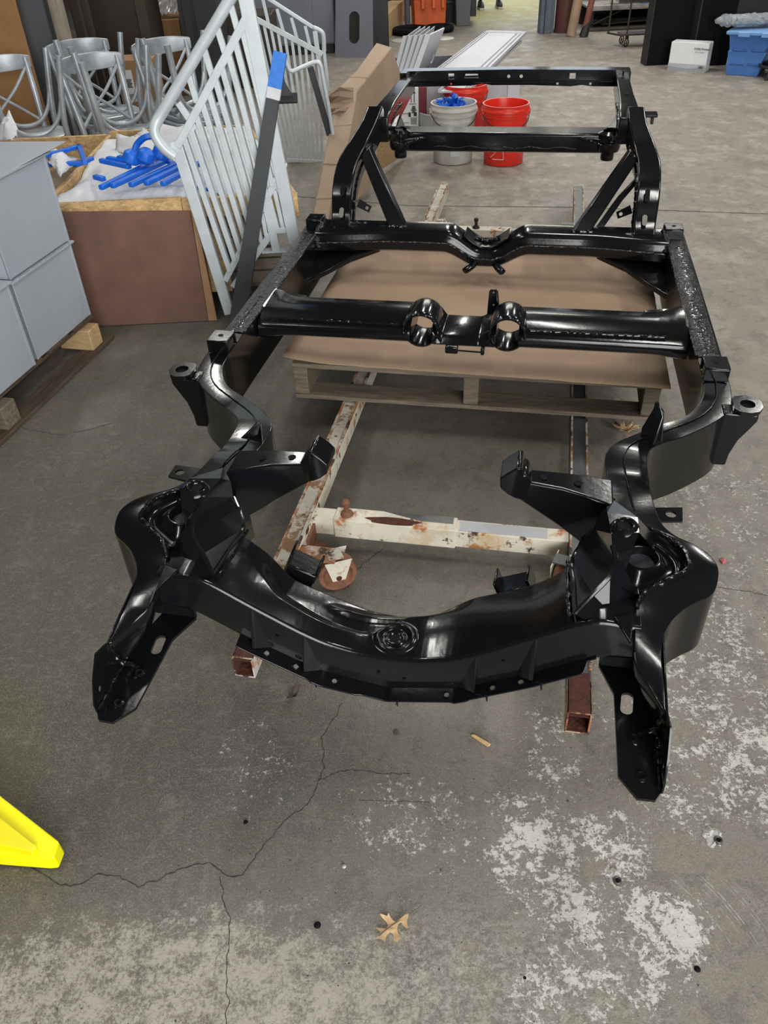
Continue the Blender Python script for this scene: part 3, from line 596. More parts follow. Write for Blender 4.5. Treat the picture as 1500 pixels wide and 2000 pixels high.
for s in (-1, 1):
    q = MB(); n = 44; c = V((s*.134, 0, .434)); secs = []
    for (r_, v_) in ((.0475, 2.262), (.050, 2.248), (.056, 2.252), (.058, 2.27), (.058, 2.36), (.055, 2.375), (.050, 2.378), (.0475, 2.365)):
        secs.append([V((c.x+r_*cos(2*pi*j/n), v_, c.z+r_*sin(2*pi*j/n))) for j in range(n)])
    rg = cp(q.loft(secs, loop=True), 'exhaust_ring', BLACK, txo, bevel=0, ang=60)
    lp = wobble_tube([V((c.x+.0545*cos(a), 2.250, c.z+.0545*sin(a))) for a in [pi*j/20 for j in range(-2, 23)]], .004, .9, seed=s*41); cp(lp, 'weld_bead', BLACK, rg, bevel=0)
    cp(wobble_tube([(s*u, 2.262, .447) for u in (.20, .30, .42, .55, .60)], .004, .9, seed=s*43), 'weld_bead', BLACK, txo, bevel=0)
    # strap ends folding up over the rail
    cp(MB().loft([[(s*u, 2.455+w, h), (s*u, 2.33-w, h), (s*u, 2.33-w, h-.012), (s*u, 2.455+w, h-.012)] for u, h, w in ((.545, .458, -.03), (.57, .456, -.02), (.60, .450, 0), (.63, .449, .012), (.655, .455, .015), (.672, .462, .012))]), 'strap_end', BLACK, txo, bevel=.003)
ub = plate([(.058, .41), (.062, .50), (.068, .507), (.086, .507), (.088, .47), (.098, .45), (.10, .41)], [circ(.076, .497, .003), circ(.078, .455, .003)], .005)
ub.v = [V((p.x, 2.42+p.z, p.y)) for p in ub.v]; cp(ub, 'linkage_bracket', BLACK, txo, bevel=.001)
cp(MB().slab([(.086, 2.418, .505), (.098, 2.36, .45), (.098, 2.418, .44)], (.004, 0, 0)), 'bracket_side', BLACK, txo, bevel=.001)
for (u, w) in ((-.035, .02), (.062, .006)): cp(MB().box(u-w, 2.235, .368, u+w, 2.262, .392), 'mount_foot', BLACK, txo, bevel=.004)
cp(MB().tube([(-.02, 2.25, .374), (.06, 2.25, .372)], .0025, 6), 'brake_line_stub', BLACK, txo, bevel=0)
# ---- rear crossmember with its dip
secs = []
for i in range(121):
    u = -.668+1.336*i/120; a = abs(u); g = 1-sstep(.02, .155, a); ht = .470-.066*g; hl = .386-.052*(1-sstep(.03, .17, a)); vf = 3.03-.035*sstep(.35, .66, a)
    secs.append([(u, 3.135, ht-.0), (u, vf+.02, ht), (u, vf+.004, ht-.008), (u, vf, ht-.022), (u, vf-.003, (ht+hl)/2+.002), (u, vf-.008, (ht+hl)/2-.003), (u, vf-.004, hl+.010), (u, vf+.012, hl), (u, 3.12, hl-.0), (u, 3.135, hl+.01)])
rx = cp(MB().loft(secs), 'rear_crossmember', BLACK, bevel=0, ang=50)
cp(wobble_tube([(u, 3.03-.035*sstep(.35, .66, abs(u))-.008, (.47-.066*(1-sstep(.02, .155, abs(u)))+.386-.052*(1-sstep(.03, .17, abs(u))))/2) for u in [-.62+1.24*i/60 for i in range(61)]], .0042, 1, seed=51), 'weld_bead', PITTED, rx, bevel=0)
sd = MB(); sd.loft([[(u, 3.145, h), (u, 3.04, h), (u, 3.04, h-.008), (u, 3.145, h-.008)] for u, h in ((-.085, .455), (-.05, .428), (-.02, .412), (.02, .412), (.05, .428), (.085, .455))]); cp(sd, 'dip_saddle', BLACK, rx, bevel=.003)
cp(wobble_tube([(-.045, 3.09, .428), (-.02, 3.10, .418), (.0, 3.085, .416), (.025, 3.10, .418), (.045, 3.09, .428)], .007, 1.0, seed=52), 'weld_bead', BLACK, rx, bevel=0)
for s, x1 in ((-1, .085), (1, .085)):
    cp(MB().tube(smooth_path([(s*.035, 3.04, .350), (s*.050, 3.01, .345), (s*.062, 2.992, .342), (s*.075, 2.975, .338)], 4), [.010, .010, .0105, .011, .011, .011, .012, .012, .012, .012, .012, .011, .006], 10, sx=1.3), 'hook_foot', BLACK, rx, bevel=0)
for s in (-1, 1):
    cp(MB().lathe([(.0001, 0), (.008, 0)], (s*.21, 3.021, .42), 'y', n=12), 'face_hole', TYRE, rx, bevel=0)
    cp(wobble_tube([(s*.655, 2.99, .40), (s*.664, 3.0, .44), (s*.66, 3.02, .465), (s*.66, 3.12, .468)], .012, .6, seed=s*55), 'end_weld', PITTED, rx, bevel=0)
# ---- differential crossmember and rear channel
dx = MB(); dx.loft([[(u, 3.86, .655), (u, 3.745, .655), (u, 3.738, .648), (u, 3.738, .582), (u, 3.75, .575), (u, 3.86, .578)] for u in (-.482, -.3, 0, .3, .482)])
dxo = cp(dx, 'differential_crossmember', BLACK, bevel=.004)
cp(wobble_tube([(-.30+.62*i/30, 3.735, .598+.004*sin(i)) for i in range(31)], .0028, 1, seed=60), 'weld_bead', PITTED, dxo, bevel=0)
ec = [(-.545, .722), (-.20, .728), (-.15, .738), (-.10, .73), (.09, .730), (.28, .724), (.33, .730), (.38, .724), (.545, .722), (.545, .792), (0, .798), (-.545, .792)]
holes = [circ(u, h, r, n=12) for u, h, r in ((.04, .768, .008), (-.02, .768, .008), (.49, .770, .008), (-.49, .774, .005), (.215, .732+.004, .006), (.37, .735, .006), (-.30, .736, .005))]
holes += [[(x-.014, .757), (x+.014, .757), (x+.014, .781), (x-.014, .781)] for x in (.283, -.30)]+[[(-.235, .762), (-.165, .762), (-.17, .780), (-.23, .780)]]
e = plate(ec, holes, .005); e.v = [V((p.x, 4.345+p.z, p.y)) for p in e.v]; eco = cp(e, 'rear_channel', BLACK, bevel=.001)
cp(MB().loft([[(u, 4.345, h), (u, 4.42, h), (u, 4.42, h-.005), (u, 4.345, h-.005)] for u, h in ((-.545, .792), (0, .798), (.545, .792))]), 'channel_lip', BLACK, eco, bevel=.001)
cp(MB().loft([[(u, 4.335, .748), (u, 4.330, .745), (u, 4.335, .742), (u, 4.345, .745)] for u in (-.47, 0, .47)]), 'swage_line', BLACK, eco, bevel=0)
for u in (-.545, .545): cp(MB().box(u-.004 if u < 0 else u-.03, 4.30, .755, u+.03 if u < 0 else u+.004, 4.41, .792), 'channel_end', BLACK, eco, bevel=.002)
# right rear bump tab
cp(MB().box(.555, 3.62, .745, .625, 3.68, .757).box(.60, 3.62, .72, .612, 3.68, .745), 'bumper_tab', BLACK, bevel=.003)
# fin brackets on the front of the rails
fn = MB(); fn.loft([[(.487, 1.668, .475), (.512, 1.632, .475), (.518, 1.636, .475), (.498, 1.674, .475)], [(.487, 1.668, .50), (.516, 1.632, .49), (.522, 1.636, .49), (.497, 1.674, .50)], [(.506, 1.672, .555), (.527, 1.655, .54), (.531, 1.658, .54), (.512, 1.677, .555)], [(.508, 1.676, .570), (.515, 1.670, .568), (.517, 1.672, .568), (.511, 1.68, .570)]])
cp(fn, 'fin_bracket', BLACK, bevel=.002); cp(MB().slab([(.500, 1.66, .478), (.534, 1.645, .478), (.527, 1.66, .55), (.506, 1.672, .57)], (.003, .005, 0)), 'fin_side', BLACK, bevel=.001)
cp(MB().slab([(-.468, 1.52, .485), (-.425, 1.545, .485), (-.424, 1.552, .512), (-.430, 1.552, .514)], (.004, -.004, 0)).slab([(-.425, 1.545, .485), (-.405, 1.50, .485), (-.424, 1.552, .512)], (.004, 0, 0)), 'flag_bracket', BLACK, bevel=.001)

# ================================================================ PALLET, CARDBOARD
PB = V((0.02, 2.8, .135)); pal = thing('pallet', 'weathered wooden pallet across the rusty dolly under the black chassis', 'pallet', toW(*PB), -YAW)
def pp(mb, name, m_=WOOD, parent=pal, org=PB, **k): return mb.build(name, m_, parent, origin=org, **k)
for i in range(7):
    v0 = 2.295+i*.145; pp(MB().box(-.585, v0, .252+random.uniform(0, .001), .625, v0+(.10 if i else .09), .270), 'deck_board', bevel=.002)
for u in (-.585, .0, .575): pp(MB().box(u, 2.30, .150, u+.05, 3.27, .252), 'stringer', bevel=.003)
for v0 in (2.295, 2.74, 3.18): pp(MB().box(-.585, v0, .135, .625, v0+.095, .150), 'bottom_board', bevel=.002)
cb = MB(); NX, NY = 30, 24; G = []
for j in range(NY+1):
    for i in range(NX+1):
        u = -.615+1.26*i/NX; v = 2.262+(3.34-2.262)*j/NY
        v += (.05*(1-i/NX) - .008*mn.noise(V((i*.5, 0, 0)))) * (1-j/NY)*.7
        h = .2745+.0015*mn.noise(V((u*6, v*6, 0)))+(.016*max(0, 1-i/3) if j < 6 else 0)+(.006*math.exp(-((v-2.93)/.015)**2))
        G.append((u, v, h))
cb.add(G, [(j*(NX+1)+i, j*(NX+1)+i+1, (j+1)*(NX+1)+i+1, (j+1)*(NX+1)+i) for j in range(NY) for i in range(NX)])
CBo = V((0, 2.8, .2745)); cbt = cb.build('cardboard_sheet', CARD, None, origin=CBo); cbt.location = toW(*CBo); cbt.rotation_euler = (0, 0, -YAW)
md = cbt.modifiers.new('s', 'SOLIDIFY'); md.thickness = .004; md.offset = 1
tag(cbt, 'large flat brown cardboard sheet laid on the pallet under the chassis', 'cardboard')

# ================================================================ RUSTY DOLLY
DB = V((0, 2.8, 0)); dol = thing('steel_dolly', 'rusty white steel dolly frame on casters beneath the pallet', 'dolly', toW(*DB), -YAW)
def dp(mb, name, m_=RUSTW, parent=dol, **k): return mb.build(name, m_, parent, origin=DB, **k)
for s, uc in ((-1, -.388), (1, .385)):
    u0_, u1 = uc-.026, uc+.026; v0, v1 = (1.13, 4.80) if s < 0 else (1.095, 4.80)
    mb = MB(); w = .004
    ve = v0+.10
    mb.box(u0_, ve, .066, u1, v1, .126)
    rl = dp(mb, 'rail', RUSTW if s < 0 else DARKST, bevel=.002)
    e = MB(); e.box(u0_, v0, .066, u0_+w, ve, .126); e.box(u1-w, v0, .066, u1, ve, .126); e.box(u0_, v0, .066, u1, ve, .07); e.box(u0_, v0+.008, .122, u1, ve, .126)
    dp(e, 'tube_end', RUSTL, rl, bevel=.001)
    dp(MB().add([(u0_+w+.0004, v0+.001, .0704), (u1-w-.0004, v0+.001, .0704), (u1-w-.0004, ve, .0704), (u0_+w+.0004, ve, .0704), (u0_+w+.0004, v0+.001, .1216), (u1-w-.0004, v0+.001, .1216), (u1-w-.0004, ve, .1216), (u0_+w+.0004, ve, .1216)], [(0, 1, 2, 3), (0, 3, 7, 4), (1, 5, 6, 2), (4, 7, 6, 5)]), 'inner_rust', RUST, rl)
    dp(MB().box(u0_+.003, v0+.01, .1262, u1-.003, ve+.02, .1275), 'rust_patch', RUST, rl); dp(MB().box(u0_+w, v0+.06, .0702, u1-w, ve+.001, .122), 'tube_inside', RUST, rl)
    for x in (u0_, u1-.006):
        q = MB(); nn = 300; secs = []
        for i in range(nn+1):
            v = ve+.03+(v1-ve-.03)*i/nn; hh = .134+.003*mn.noise(V((v*40, x*50, 0)))
            secs.append([(x, v, .126), (x+.006+.0015*mn.noise(V((v*60, 3, x))), v, .126), (x+.006, v, hh), (x, v, hh)])
        dp(q.loft(secs), 'lip_strip', RUSTL, rl, smooth=False)
    dp(MB().box(u0_+.006, ve+.03, .126, u1-.006, v1, .1275), 'web_strip', mat('dirty_cream_web', (.42, .40, .33), .7, var=.2, scale=9, bump=.5, spots=[(14, .54, .60, (.20, .11, .05)), (30, .60, .66, (.04, .02, .015))]) if s < 0 else DARKST, rl)
def crossbar(v, kn, mm):
    x = MB().box(-.362, v-.025, .062, .359, v+.027, .118); cbx = dp(x, 'cross_bar', mm, bevel=.002)
    dp(MB().box(-.30, v-.029, .058, .05 if kn < 0 else .2, v+.031, .123), 'sleeve', RUSTW, cbx, bevel=.003)
    dp(MB().box(.06, v-.020, .1181, .30, v+.02, .1196), 'bare_patch', WPANEL, cbx, smooth=False)
    kk = dp(MB().lathe([(.001, .123), (.019, .123), (.016, .132), (.012, .136), (.0075, .137), (.0075, .155), (.011, .158), (.012, .168), (.008, .174), (.001, .175)], (kn, v, 0), n=14), 'clamp_bolt', RUSTB if v < 3 else CHARC, cbx)
    return cbx
crossbar(1.70, -.265, RUSTW); crossbar(4.08, -.13, RUSTL)
xb = MB(); pts = [(-.09+.10*cos(t), 1.675-.012*0+.016*sin(t)) for t in [2*pi*i/24 for i in range(24)]]
pts = [V((-.13+.075*cos(t)*(1+.15*sin(5*t)), 1.688+.017*sin(t), .1235)) for t in [2*pi*i/24 for i in range(24)]]
dp(MB().add(pts, [tuple(range(24))]), 'rust_patch', RUST, smooth=False)
dp(MB().slab([(-.05, 1.70, .1232), (.04, 1.70, .1232), (.04, 1.728, .1232), (-.16, 1.728, .1232)], (0, 0, .0006)), 'bare_patch', DARKST, smooth=False)
for (u, v, a) in ((-.262, 1.535, -62), (.35, 1.60, -15), (-.33, 4.2, 20), (.33, 4.2, 0)):
    cs = bpy.data.objects.new('caster', None); C.objects.link(cs); cs.parent = dol; cs.location = V((u, v, 0))-DB; cs.rotation_euler = (0, 0, R(a))
    MB().lathe([(.012, -.02), (.043, -.021), (.05, -.021), (.054, -.017), (.054, .017), (.05, .021), (.043, .021), (.036, .014), (.012, .016)], (0, 0, .054), 'x', n=36).build('wheel', RUSTB, cs)
    MB().tube([(-.032, 0, .054), (.032, 0, .054)], .008, 10).build('axle', RUST, cs)
    for x in (-.030, .027): MB().slab([(x, -.018, .045), (x, .018, .045), (x, .040, .112), (x, -.035, .112)], (.003, 0, 0)).build('fork', RUSTW, cs)
    MB().box(-.02 if u < 0 else -.03, -.02, .112, .02 if u < 0 else .09, .02, .1175).build('top_plate', RUSTL if u < 0 else DARKST, cs, bevel=.001)

dp(MB().box(-.362, 1.60, .045, -.355, 1.68, .10).box(-.362, 1.60, .045, -.315, 1.655, .05), 'caster_bracket', RUSTB, bevel=.001)
dp(MB().box(-.362, 1.50, .112, -.255, 1.56, .117), 'caster_bracket', RUSTL, bevel=.001)
# ================================================================ LEFT: CRATE AND BROWN BOARD
CR = thing('wooden_crate', 'large open osb crate holding blue wrapped brackets, brown panel leaning in front', 'crate', (-.8, 4.0, 0))
def rp(mb, name, m_, parent=CR, org=(-.8, 4.0, 0), **k): return mb.build(name, m_, parent, origin=org, **k)
rp(MB().box(-1.36, 3.43, .445, -.79, 3.455, .527), 'top_rail', OSB, bevel=.002); rp(MB().box(-.788, 3.43, .445, -.30, 3.455, .522), 'top_rail', OSB, bevel=.002)
for x, w in ((-1.34, .09), (-.735, .035), (-.69, .05), (-.60, .04)): rp(MB().box(x, 3.456, .10, x+w, 3.48, .52), 'upright', WOODL, bevel=.002)
rp(MB().box(-.66, 3.485, .10, -.63, 3.50, .52), 'strap', BLUEST)
for x, w in ((-1.36, .06), (-.66, .05)): rp(MB().box(x, 3.49 if x < -1 else 4.5, .0, x+w, 3.55 if x < -1 else 4.56, .50), 'upright', WOODL, bevel=.002)
rp(MB().box(-1.36, 4.58, .05, -.62, 4.60, .545), 'back_panel', OSB, bevel=.002)
rp(MB().box(-1.375, 3.46, .05, -1.355, 4.6, .527), 'side_panel', OSB, bevel=.002)
rp(MB().prism([V((-.32, 3.45, .515)), V((-.30, 3.45, .515)), V((-.60, 4.6, .515)), V((-.62, 4.6, .515))], [V((-.32, 3.45, .42)), V((-.30, 3.45, .42)), V((-.60, 4.6, .42)), V((-.62, 4.6, .42))]), 'side_rail', OSB, bevel=.002)
for i in range(7): rp(MB().box(-1.35, 3.50+i*.155, .10, -.36-.042*i, 3.63+i*.155, .12), 'floor_board', WOOD, bevel=.002)
for x in (-1.33, -.98, -.70): rp(MB().box(x, 3.5, .0, x+.05, 4.57, .10), 'skid', WOOD, bevel=.002)
# stencilled black lettering, illegible strokes
st = MB()
for i, (x, w) in enumerate(((-.0, .012), (.022, .010), (.04, .02), (.068, .010), (.085, .026), (.12, .012), (.14, .02))):
    for k in range(3): st.box(-1.33+x+random.uniform(0, .01), 4.576, .42+k*.035, -1.33+x+w, 4.5795, .445+k*.035+random.uniform(0, .01))
rp(st, 'stencil_print', PRINT, smooth=False)
# inner load board behind, second OSB wall further left
crL = thing('osb_bin', 'low osb bin with stencilled black letters behind the grey boxes', 'crate', (-1.9, 4.0, 0))
MB().box(-.50, .58, 0, .52, .60, .530).build('back_panel', OSB, crL, bevel=.002)
MB().box(-.50, -.4, 0, .52, .58, .36).build('load_bed', WOOD, crL, bevel=.002)
bp_ = MB(); a_, b_, c_, d_ = gy(112, 405, 3.40), gy(378, 411, 3.40), gy(424, 618, 3.40), gy(165, 612, 3.40)
MB().slab([V((-1.34, 3.42, .50)), V((-.755, 3.42, .478)), V((-.755, 3.375, .003)), V((-1.34, 3.375, .003))], (0, -.010, 0)).build('leaning_board', MDF, None, bevel=.001)
hb_ = bpy.data.objects['leaning_board']; tag(hb_, 'reddish brown hardboard panel leaning on the front of the osb crate', 'board')
MB().slab([V((-.752, 3.42, .474)), V((-.735, 3.42, .470)), V((-.715, 3.375, .003)), V((-.754, 3.375, .003))], (0, -.010, 0)).build('leaning_strip', TANB, None, bevel=.001)
tag(bpy.data.objects['leaning_strip'], 'narrow tan hardboard strip beside the brown panel', 'board')
# foam wrap and blue brackets
fm = MB(); NX, NY = 60, 40; G = []
for j in range(NY+1):
    for i in range(NX+1):
        x = -1.35+(1.03-.30*j/NY)*i/NX; y = 3.462+1.05*j/NY
        z = .515+.045*mn.noise(V((x*4, y*5, 2)))+.018*mn.noise(V((x*13, y*11, 5)))+.05*sstep(.5, 1, j/NY)*(1 if i > NX*.35 else .2)
        z -= .03*(1-sstep(0, .08, j/NY)); z = max(z, .48)
        G.append((x, y+.0*z, z))
fm.add(G, [(j*(NX+1)+i, j*(NX+1)+i+1, (j+1)*(NX+1)+i+1, (j+1)*(NX+1)+i) for j in range(NY) for i in range(NX)])
fmo = fm.build('foam_wrap', FOAM, None, origin=(-.8, 4, .5)); fmo.location = (-.8, 4, .5); fmo.modifiers.new('s', 'SOLIDIFY').thickness = .004
tag(fmo, 'rumpled white foam sheeting spread over the open crate', 'foam sheet')
def foam_piece(pts, label, seed):
    mb = MB(); n = 10; a, b, c, d = [V(p) for p in pts]; G = []
    for j in range(n+1):
        for i in range(n+1):
            p = a.lerp(b, i/n).lerp(d.lerp(c, i/n), j/n); p = p+V((0, 0, .02*mn.noise(V((i*.4, j*.4, seed))))); p.z += .03*sin(pi*i/n)*sin(pi*j/n); G.append(p)
    mb.add(G, [(j*(n+1)+i, j*(n+1)+i+1, (j+1)*(n+1)+i+1, (j+1)*(n+1)+i) for j in range(n) for i in range(n)])
    o = mb.build('foam_flap', FOAM, None, origin=a); o.location = a; o.modifiers.new('s', 'SOLIDIFY').thickness = .003
    tag(o, label, 'foam sheet'); return o
foam_piece([gy(226, 300, 4.25), gy(228, 262, 4.35), gy(305, 280, 4.3), gy(300, 305, 4.1)], 'white foam flap standing behind the blue brackets', 3)
foam_piece([gy(262, 268, 4.4), gy(280, 248, 4.5), gy(330, 290, 4.4), gy(300, 300, 4.2)], 'small white foam flap under the railing bend', 5)
foam_piece([gy(-10, 272, 3.9), gy(18, 215, 3.95), gy(36, 255, 3.9), gy(25, 275, 3.85)], 'torn white foam sheet sticking up at the left edge', 7)
foam_piece([gy(92, 312, 3.75), gy(100, 292, 3.85), gy(155, 310, 3.85), gy(118, 345, 3.65)], 'crumpled white foam tucked around blue parts beside the grey box lid', 9)
def lbracket(pts, r, label, w=1.0):
    a = V(pts[0]); t = thing('blue_bracket', label, 'bracket', a, group='blue film wrapped brackets on the crate')
    mb = MB()
    for p, q in zip(pts, pts[1:]):
        p, q = V(p), V(q); e = (q-p).normalized()*r*.9; mb.bar(p-e, q+e, r*2*w, r*1.6)
    mb.build('wrapped_bar', BLUEF, t, origin=a, bevel=r*.35, seg=2); return t
def Z(px, py, z=.56): p = gh(px, py, z); return p
LB = [([(200, 365), (288, 322), (268, 312)], .59, 'blue wrapped bracket nearest the front of the crate, leftmost arm end'),
      ([(222, 362), (318, 317), (300, 308)], .59, 'blue wrapped bracket second from the left in the parallel row'),
      ([(258, 360), (340, 322), (322, 310)], .59, 'blue wrapped bracket third in the parallel row'),
      ([(288, 357), (352, 326)], .59, 'blue wrapped bracket fourth in the row, beside the railing post'),
      ([(320, 358), (392, 318)], .585, 'blue wrapped bracket seen through the railing bars'),
      ([(200, 314), (250, 325)], .60, 'short blue wrapped bar pointing left above the row'),
      ([(214, 310), (262, 318)], .61, 'thin blue wrapped bar behind the short left one'),
      ([(235, 308), (285, 316)], .62, 'blue wrapped bar ending under the blue clump'),
      ([(188, 346), (200, 349)], .57, 'small blue wrapped block by the foam edge')]
for pts, z, lab in LB: lbracket([Z(x, y, z) for x, y in pts], .0125, lab)
for (x, y, z, lab) in ((258, 305, .64, 'round blue wrapped flange end, left of the clump'), (286, 302, .65, 'round blue wrapped flange end in the middle of the clump'), (316, 296, .65, 'blue wrapped flange end beside the silver railing bend')):
    p = Z(x, y, z); t = thing('blue_flange', lab, 'bracket', p)
    MB().lathe([(.001, -.03), (.030, -.03), (.040, -.02), (.036, .012), (.018, .026), (.001, .027)], (0, 0, 0), n=10).xf(Matrix.Rotation(R(25), 4, 'Y')).build('wrapped_flange', BLUEF, t, bevel=.004)
hp = [Z(262, 300, .65), Z(268, 282, .68), Z(284, 268, .71), Z(302, 266, .71)]
t = thing('blue_arch', 'arched blue wrapped handle rising from the bracket pile', 'handle', hp[0]); MB().tube(smooth_path(hp, 5), .014, 8).build('wrapped_tube', BLUEF, t, origin=hp[0])
for (pts, z, lab) in (([(90, 304), (155, 286), (166, 317)], .64, 'upright blue film wrapped frame corner by the grey lid'), ([(92, 322), (160, 318)], .60, 'blue wrapped bar lying in foam near the grey lid'), ([(100, 312), (150, 322), (178, 310)], .58, 'bent blue wrapped bar in the foam by the lid'), ([(372, 310), (385, 336)], .60, 'blue wrapped bar end between two railing bars')):
    lbracket([Z(x, y, z) for x, y in pts], .011, lab)
lbracket([Z(380, 366, .555), Z(412, 371, .555)], .008, 'thin blue wrapped rod lying on the foam right of the railing post')

# ================================================================ LEFT: GREY BOXES ON PALLET
N_ = V((-1.312, 2.800, 0)); F_ = V((-1.212, 3.195, 0)); d_ = (F_-N_).normalized(); l_ = V((-d_.y, d_.x, 0))
def gbox(name, n0, ln, wd, z0, z1, label, lid=False):
    t = thing(name, label, 'metal box', n0+V((0, 0, z0)), group='grey powder coated boxes')
    n0 = V((0, 0, 0)); z1 = z1-z0; z0 = 0
    def qd(a, b, z): return V((n0.x+d_.x*a+l_.x*b, n0.y+d_.y*a+l_.y*b, z))
    mb = MB(); mb.prism([qd(0, 0, z1), qd(ln, 0, z1), qd(ln, wd, z1), qd(0, wd, z1)], [qd(0, 0, z0), qd(ln, 0, z0), qd(ln, wd, z0), qd(0, wd, z0)])
    mb.build('body', GBOX, t, bevel=.002)
    for a, b in ((0, -.002), (ln-.012, -.002)):
        ed = MB(); ed.prism([qd(a, b, z1), qd(a+.012, b, z1), qd(a+.012, b+.01, z1), qd(a, b+.01, z1)], [qd(a, b, z0), qd(a+.012, b, z0), qd(a+.012, b+.01, z0), qd(a, b+.01, z0)])
        ed.build('edge_flange', GBOX, t, bevel=.001)
    rm = MB(); rm.prism([qd(-.012, -.012, z1+.004), qd(ln+.012, -.012, z1+.004), qd(ln+.012, wd+.012, z1+.004), qd(-.012, wd+.012, z1+.004)], [qd(-.012, -.012, z1-.004), qd(ln+.012, -.012, z1-.004), qd(ln+.012, wd+.012, z1-.004), qd(-.012, wd+.012, z1-.004)])
    rm.build('rim', GBOX, t, bevel=.001)
    rv = MB()
    for a in (.03, .12, .21, .30, .38): rv.lathe([(.001, .002), (.003, .0015), (.004, 0)], qd(a, -.006, z1+.004), n=8)
    rv.build('rivets', GBOX, t); return t
gbox('metal_box', N_, .412, .5, .135, .445, 'grey metal box on the pallet, lower of the stack beside the crate')
gbox('metal_box', N_+d_*.0, .412, .5, .455, .780, 'grey metal box on top of the stack, under the loose lid')
N2 = N_-d_*.50-l_*.012
gbox('metal_box', N2, .465, .5, .135, .46, 'nearest grey metal box at the left edge, standing on the pallet alone')
lid = MB(); A = [V((-1.146, 3.275, .80)), V((-1.30, 2.88, .775)), V((-1.85, 2.95, .775)), V((-1.70, 3.36, .80))]; lid.slab(A, (0, 0, .003))
lo = lid.build('box_lid', GBOX, None, origin=A[1], bevel=.001); lo.location = A[1]; tag(lo, 'loose flat grey sheet metal lid overhanging the top box', 'lid')
pt = thing('low_pallet', 'brown wooden pallet under the stacked grey metal boxes', 'pallet', (N_.x, N_.y, 0), math.atan2(d_.y, d_.x)-pi/2)
for y0 in (-.32, .31): MB().box(-.12, y0, .016, .035, y0+.085, .105).build('corner_block', WOODL if y0 > 0 else WOOD, pt, bevel=.004)
MB().box(-.03, -.75, 0, .048, .47, .016).build('bottom_board', DKWOOD, pt, bevel=.002); MB().box(-.6, -.75, 0, -.5, .47, .016).build('bottom_board', WOOD, pt, bevel=.002)
for i in range(6): MB().box(-.62, -.72+i*.2, .118, .005, -.58+i*.2, .1345).build('deck_board', DKWOOD, pt, bevel=.002)
MB().box(-.10, -.75, .105, -.01, .45, .118).build('stringer_board', DKWOOD, pt, bevel=.002)
for i in range(3): MB().box(-.55+i*.12, -.75, .016, -.51+i*.12, .45, .118).build('stringer', DKWOOD, pt)

# ================================================================ CHAIRS (seat to seat pairs behind the crate)
def make_chair():
    t = thing('metal_chair', 'x', 'chair')
    r = .0185
    st = MB(); n = 28; loop = []
    for j in range(n):
        a = 2*pi*j/n; x = .20*(abs(cos(a))**.6)*(1 if cos(a) > 0 else -1); y = .20*(abs(sin(a))**.6)*(1 if sin(a) > 0 else -1); loop.append((x*(1-.06*(y > 0)), y))
    st.loft([[V((x*k, y*k, z)) for x, y in loop] for k, z in ((.01, .452), (.85, .452), (.97, .456), (1, .449), (1, .43), (.96, .426), (.01, .428))], cap=False)
    st.build('seat', CHAIRM, t)
    for s in (-1, 1):
        MB().tube([(s*.165, -.165, .43), (s*.19, -.20, 0)], r*1.1, 12).build('leg', CHAIRM, t)
        MB().tube(smooth_path([(s*.195, .235, 0), (s*.175, .18, .30), (s*.172, .175, .46), (s*.185, .215, .68), (s*.195, .255, .86)], 5), r, 10).build('leg', CHAIRM, t)
        # hoop stretchers
        MB().tube(smooth_path([(s*.178, -.182, .22), (s*.165, -.15, .33), (s*.15, -.06, .40), (s*.15, .06, .40), (s*.165, .145, .33), (s*.178, .19, .22)], 4), .013, 8).build('hoop_stretcher', CHAIRM, t)
    MB().tube(smooth_path([(-.178, -.182, .22), (-.15, -.172, .33), (-.06, -.165, .40), (.06, -.165, .40), (.15, -.172, .33), (.178, -.182, .22)], 4), .013, 8).build('hoop_stretcher', CHAIRM, t)
    for s in (-1, 1):
        p = smooth_path([(s*.178, .18, .50), (s*.06, .205, .60), (-s*.07, .225, .70), (-s*.18, .245, .81)], 5)
        MB().tube(p, .010, 8, sx=1.0).build('cross_strap', CHAIRM, t)
    tp = MB(); secs = []
    for i in range(15):
        x = -.215+.43*i/14; y = .235+.085*(1-(x/.215)**2); hh = .055*(1-.35*(abs(x)/.215)**3)
        secs.append([(x, y-.012, .845-hh), (x, y-.015, .845), (x, y-.010, .845+hh*.75), (x, y+.004, .845+hh*.8), (x, y+.013, .845), (x, y+.008, .845-hh)])
    tp.loft(secs).build('top_rail', CHAIRM, t, bevel=.003)
    return t
def copy_tree(o):
    c = o.copy(); C.objects.link(c)
    for chd in o.children:
        k = chd.copy(); C.objects.link(k); k.parent = c
    return c
proto = make_chair(); cuse = [0]
def place(x, y, z, rz, flip, lab, tilt=0):
    o = proto if cuse[0] == 0 else copy_tree(proto); cuse[0] += 1
    o.location = (x, y, z); o.scale = (.93, .93, .93); o.rotation_euler = (pi+tilt if flip else tilt, 0, rz); o['label'] = lab; o['group'] = 'silver cross-back chairs stacked behind the crate'
def pair(px, py, Y, rz, nm, rzf):
    p = gy(px, py, Y); x = p.x
    place(x, Y, 0, rz, False, 'upright silver cross-back metal chair, '+nm)
    place(x+.03, Y+.02, .845, rzf, True, 'silver metal chair upside down on the seat of '+nm)
pair(30, 180, 5.05, R(38), 'leftmost chair beside the plywood', R(118))
pair(222, 175, 4.98, R(42), 'second chair from the left', R(112))
pair(188, 150, 5.55, R(35), 'chair behind the second one', R(120))
pair(362, 160, 5.45, R(40), 'rightmost chair behind the railing', R(125))
bc = thing('brown_carton', 'brown carton with a white address label seen between the chairs', 'carton', (gy(268, 180, 6.3).x, 6.3, 0))
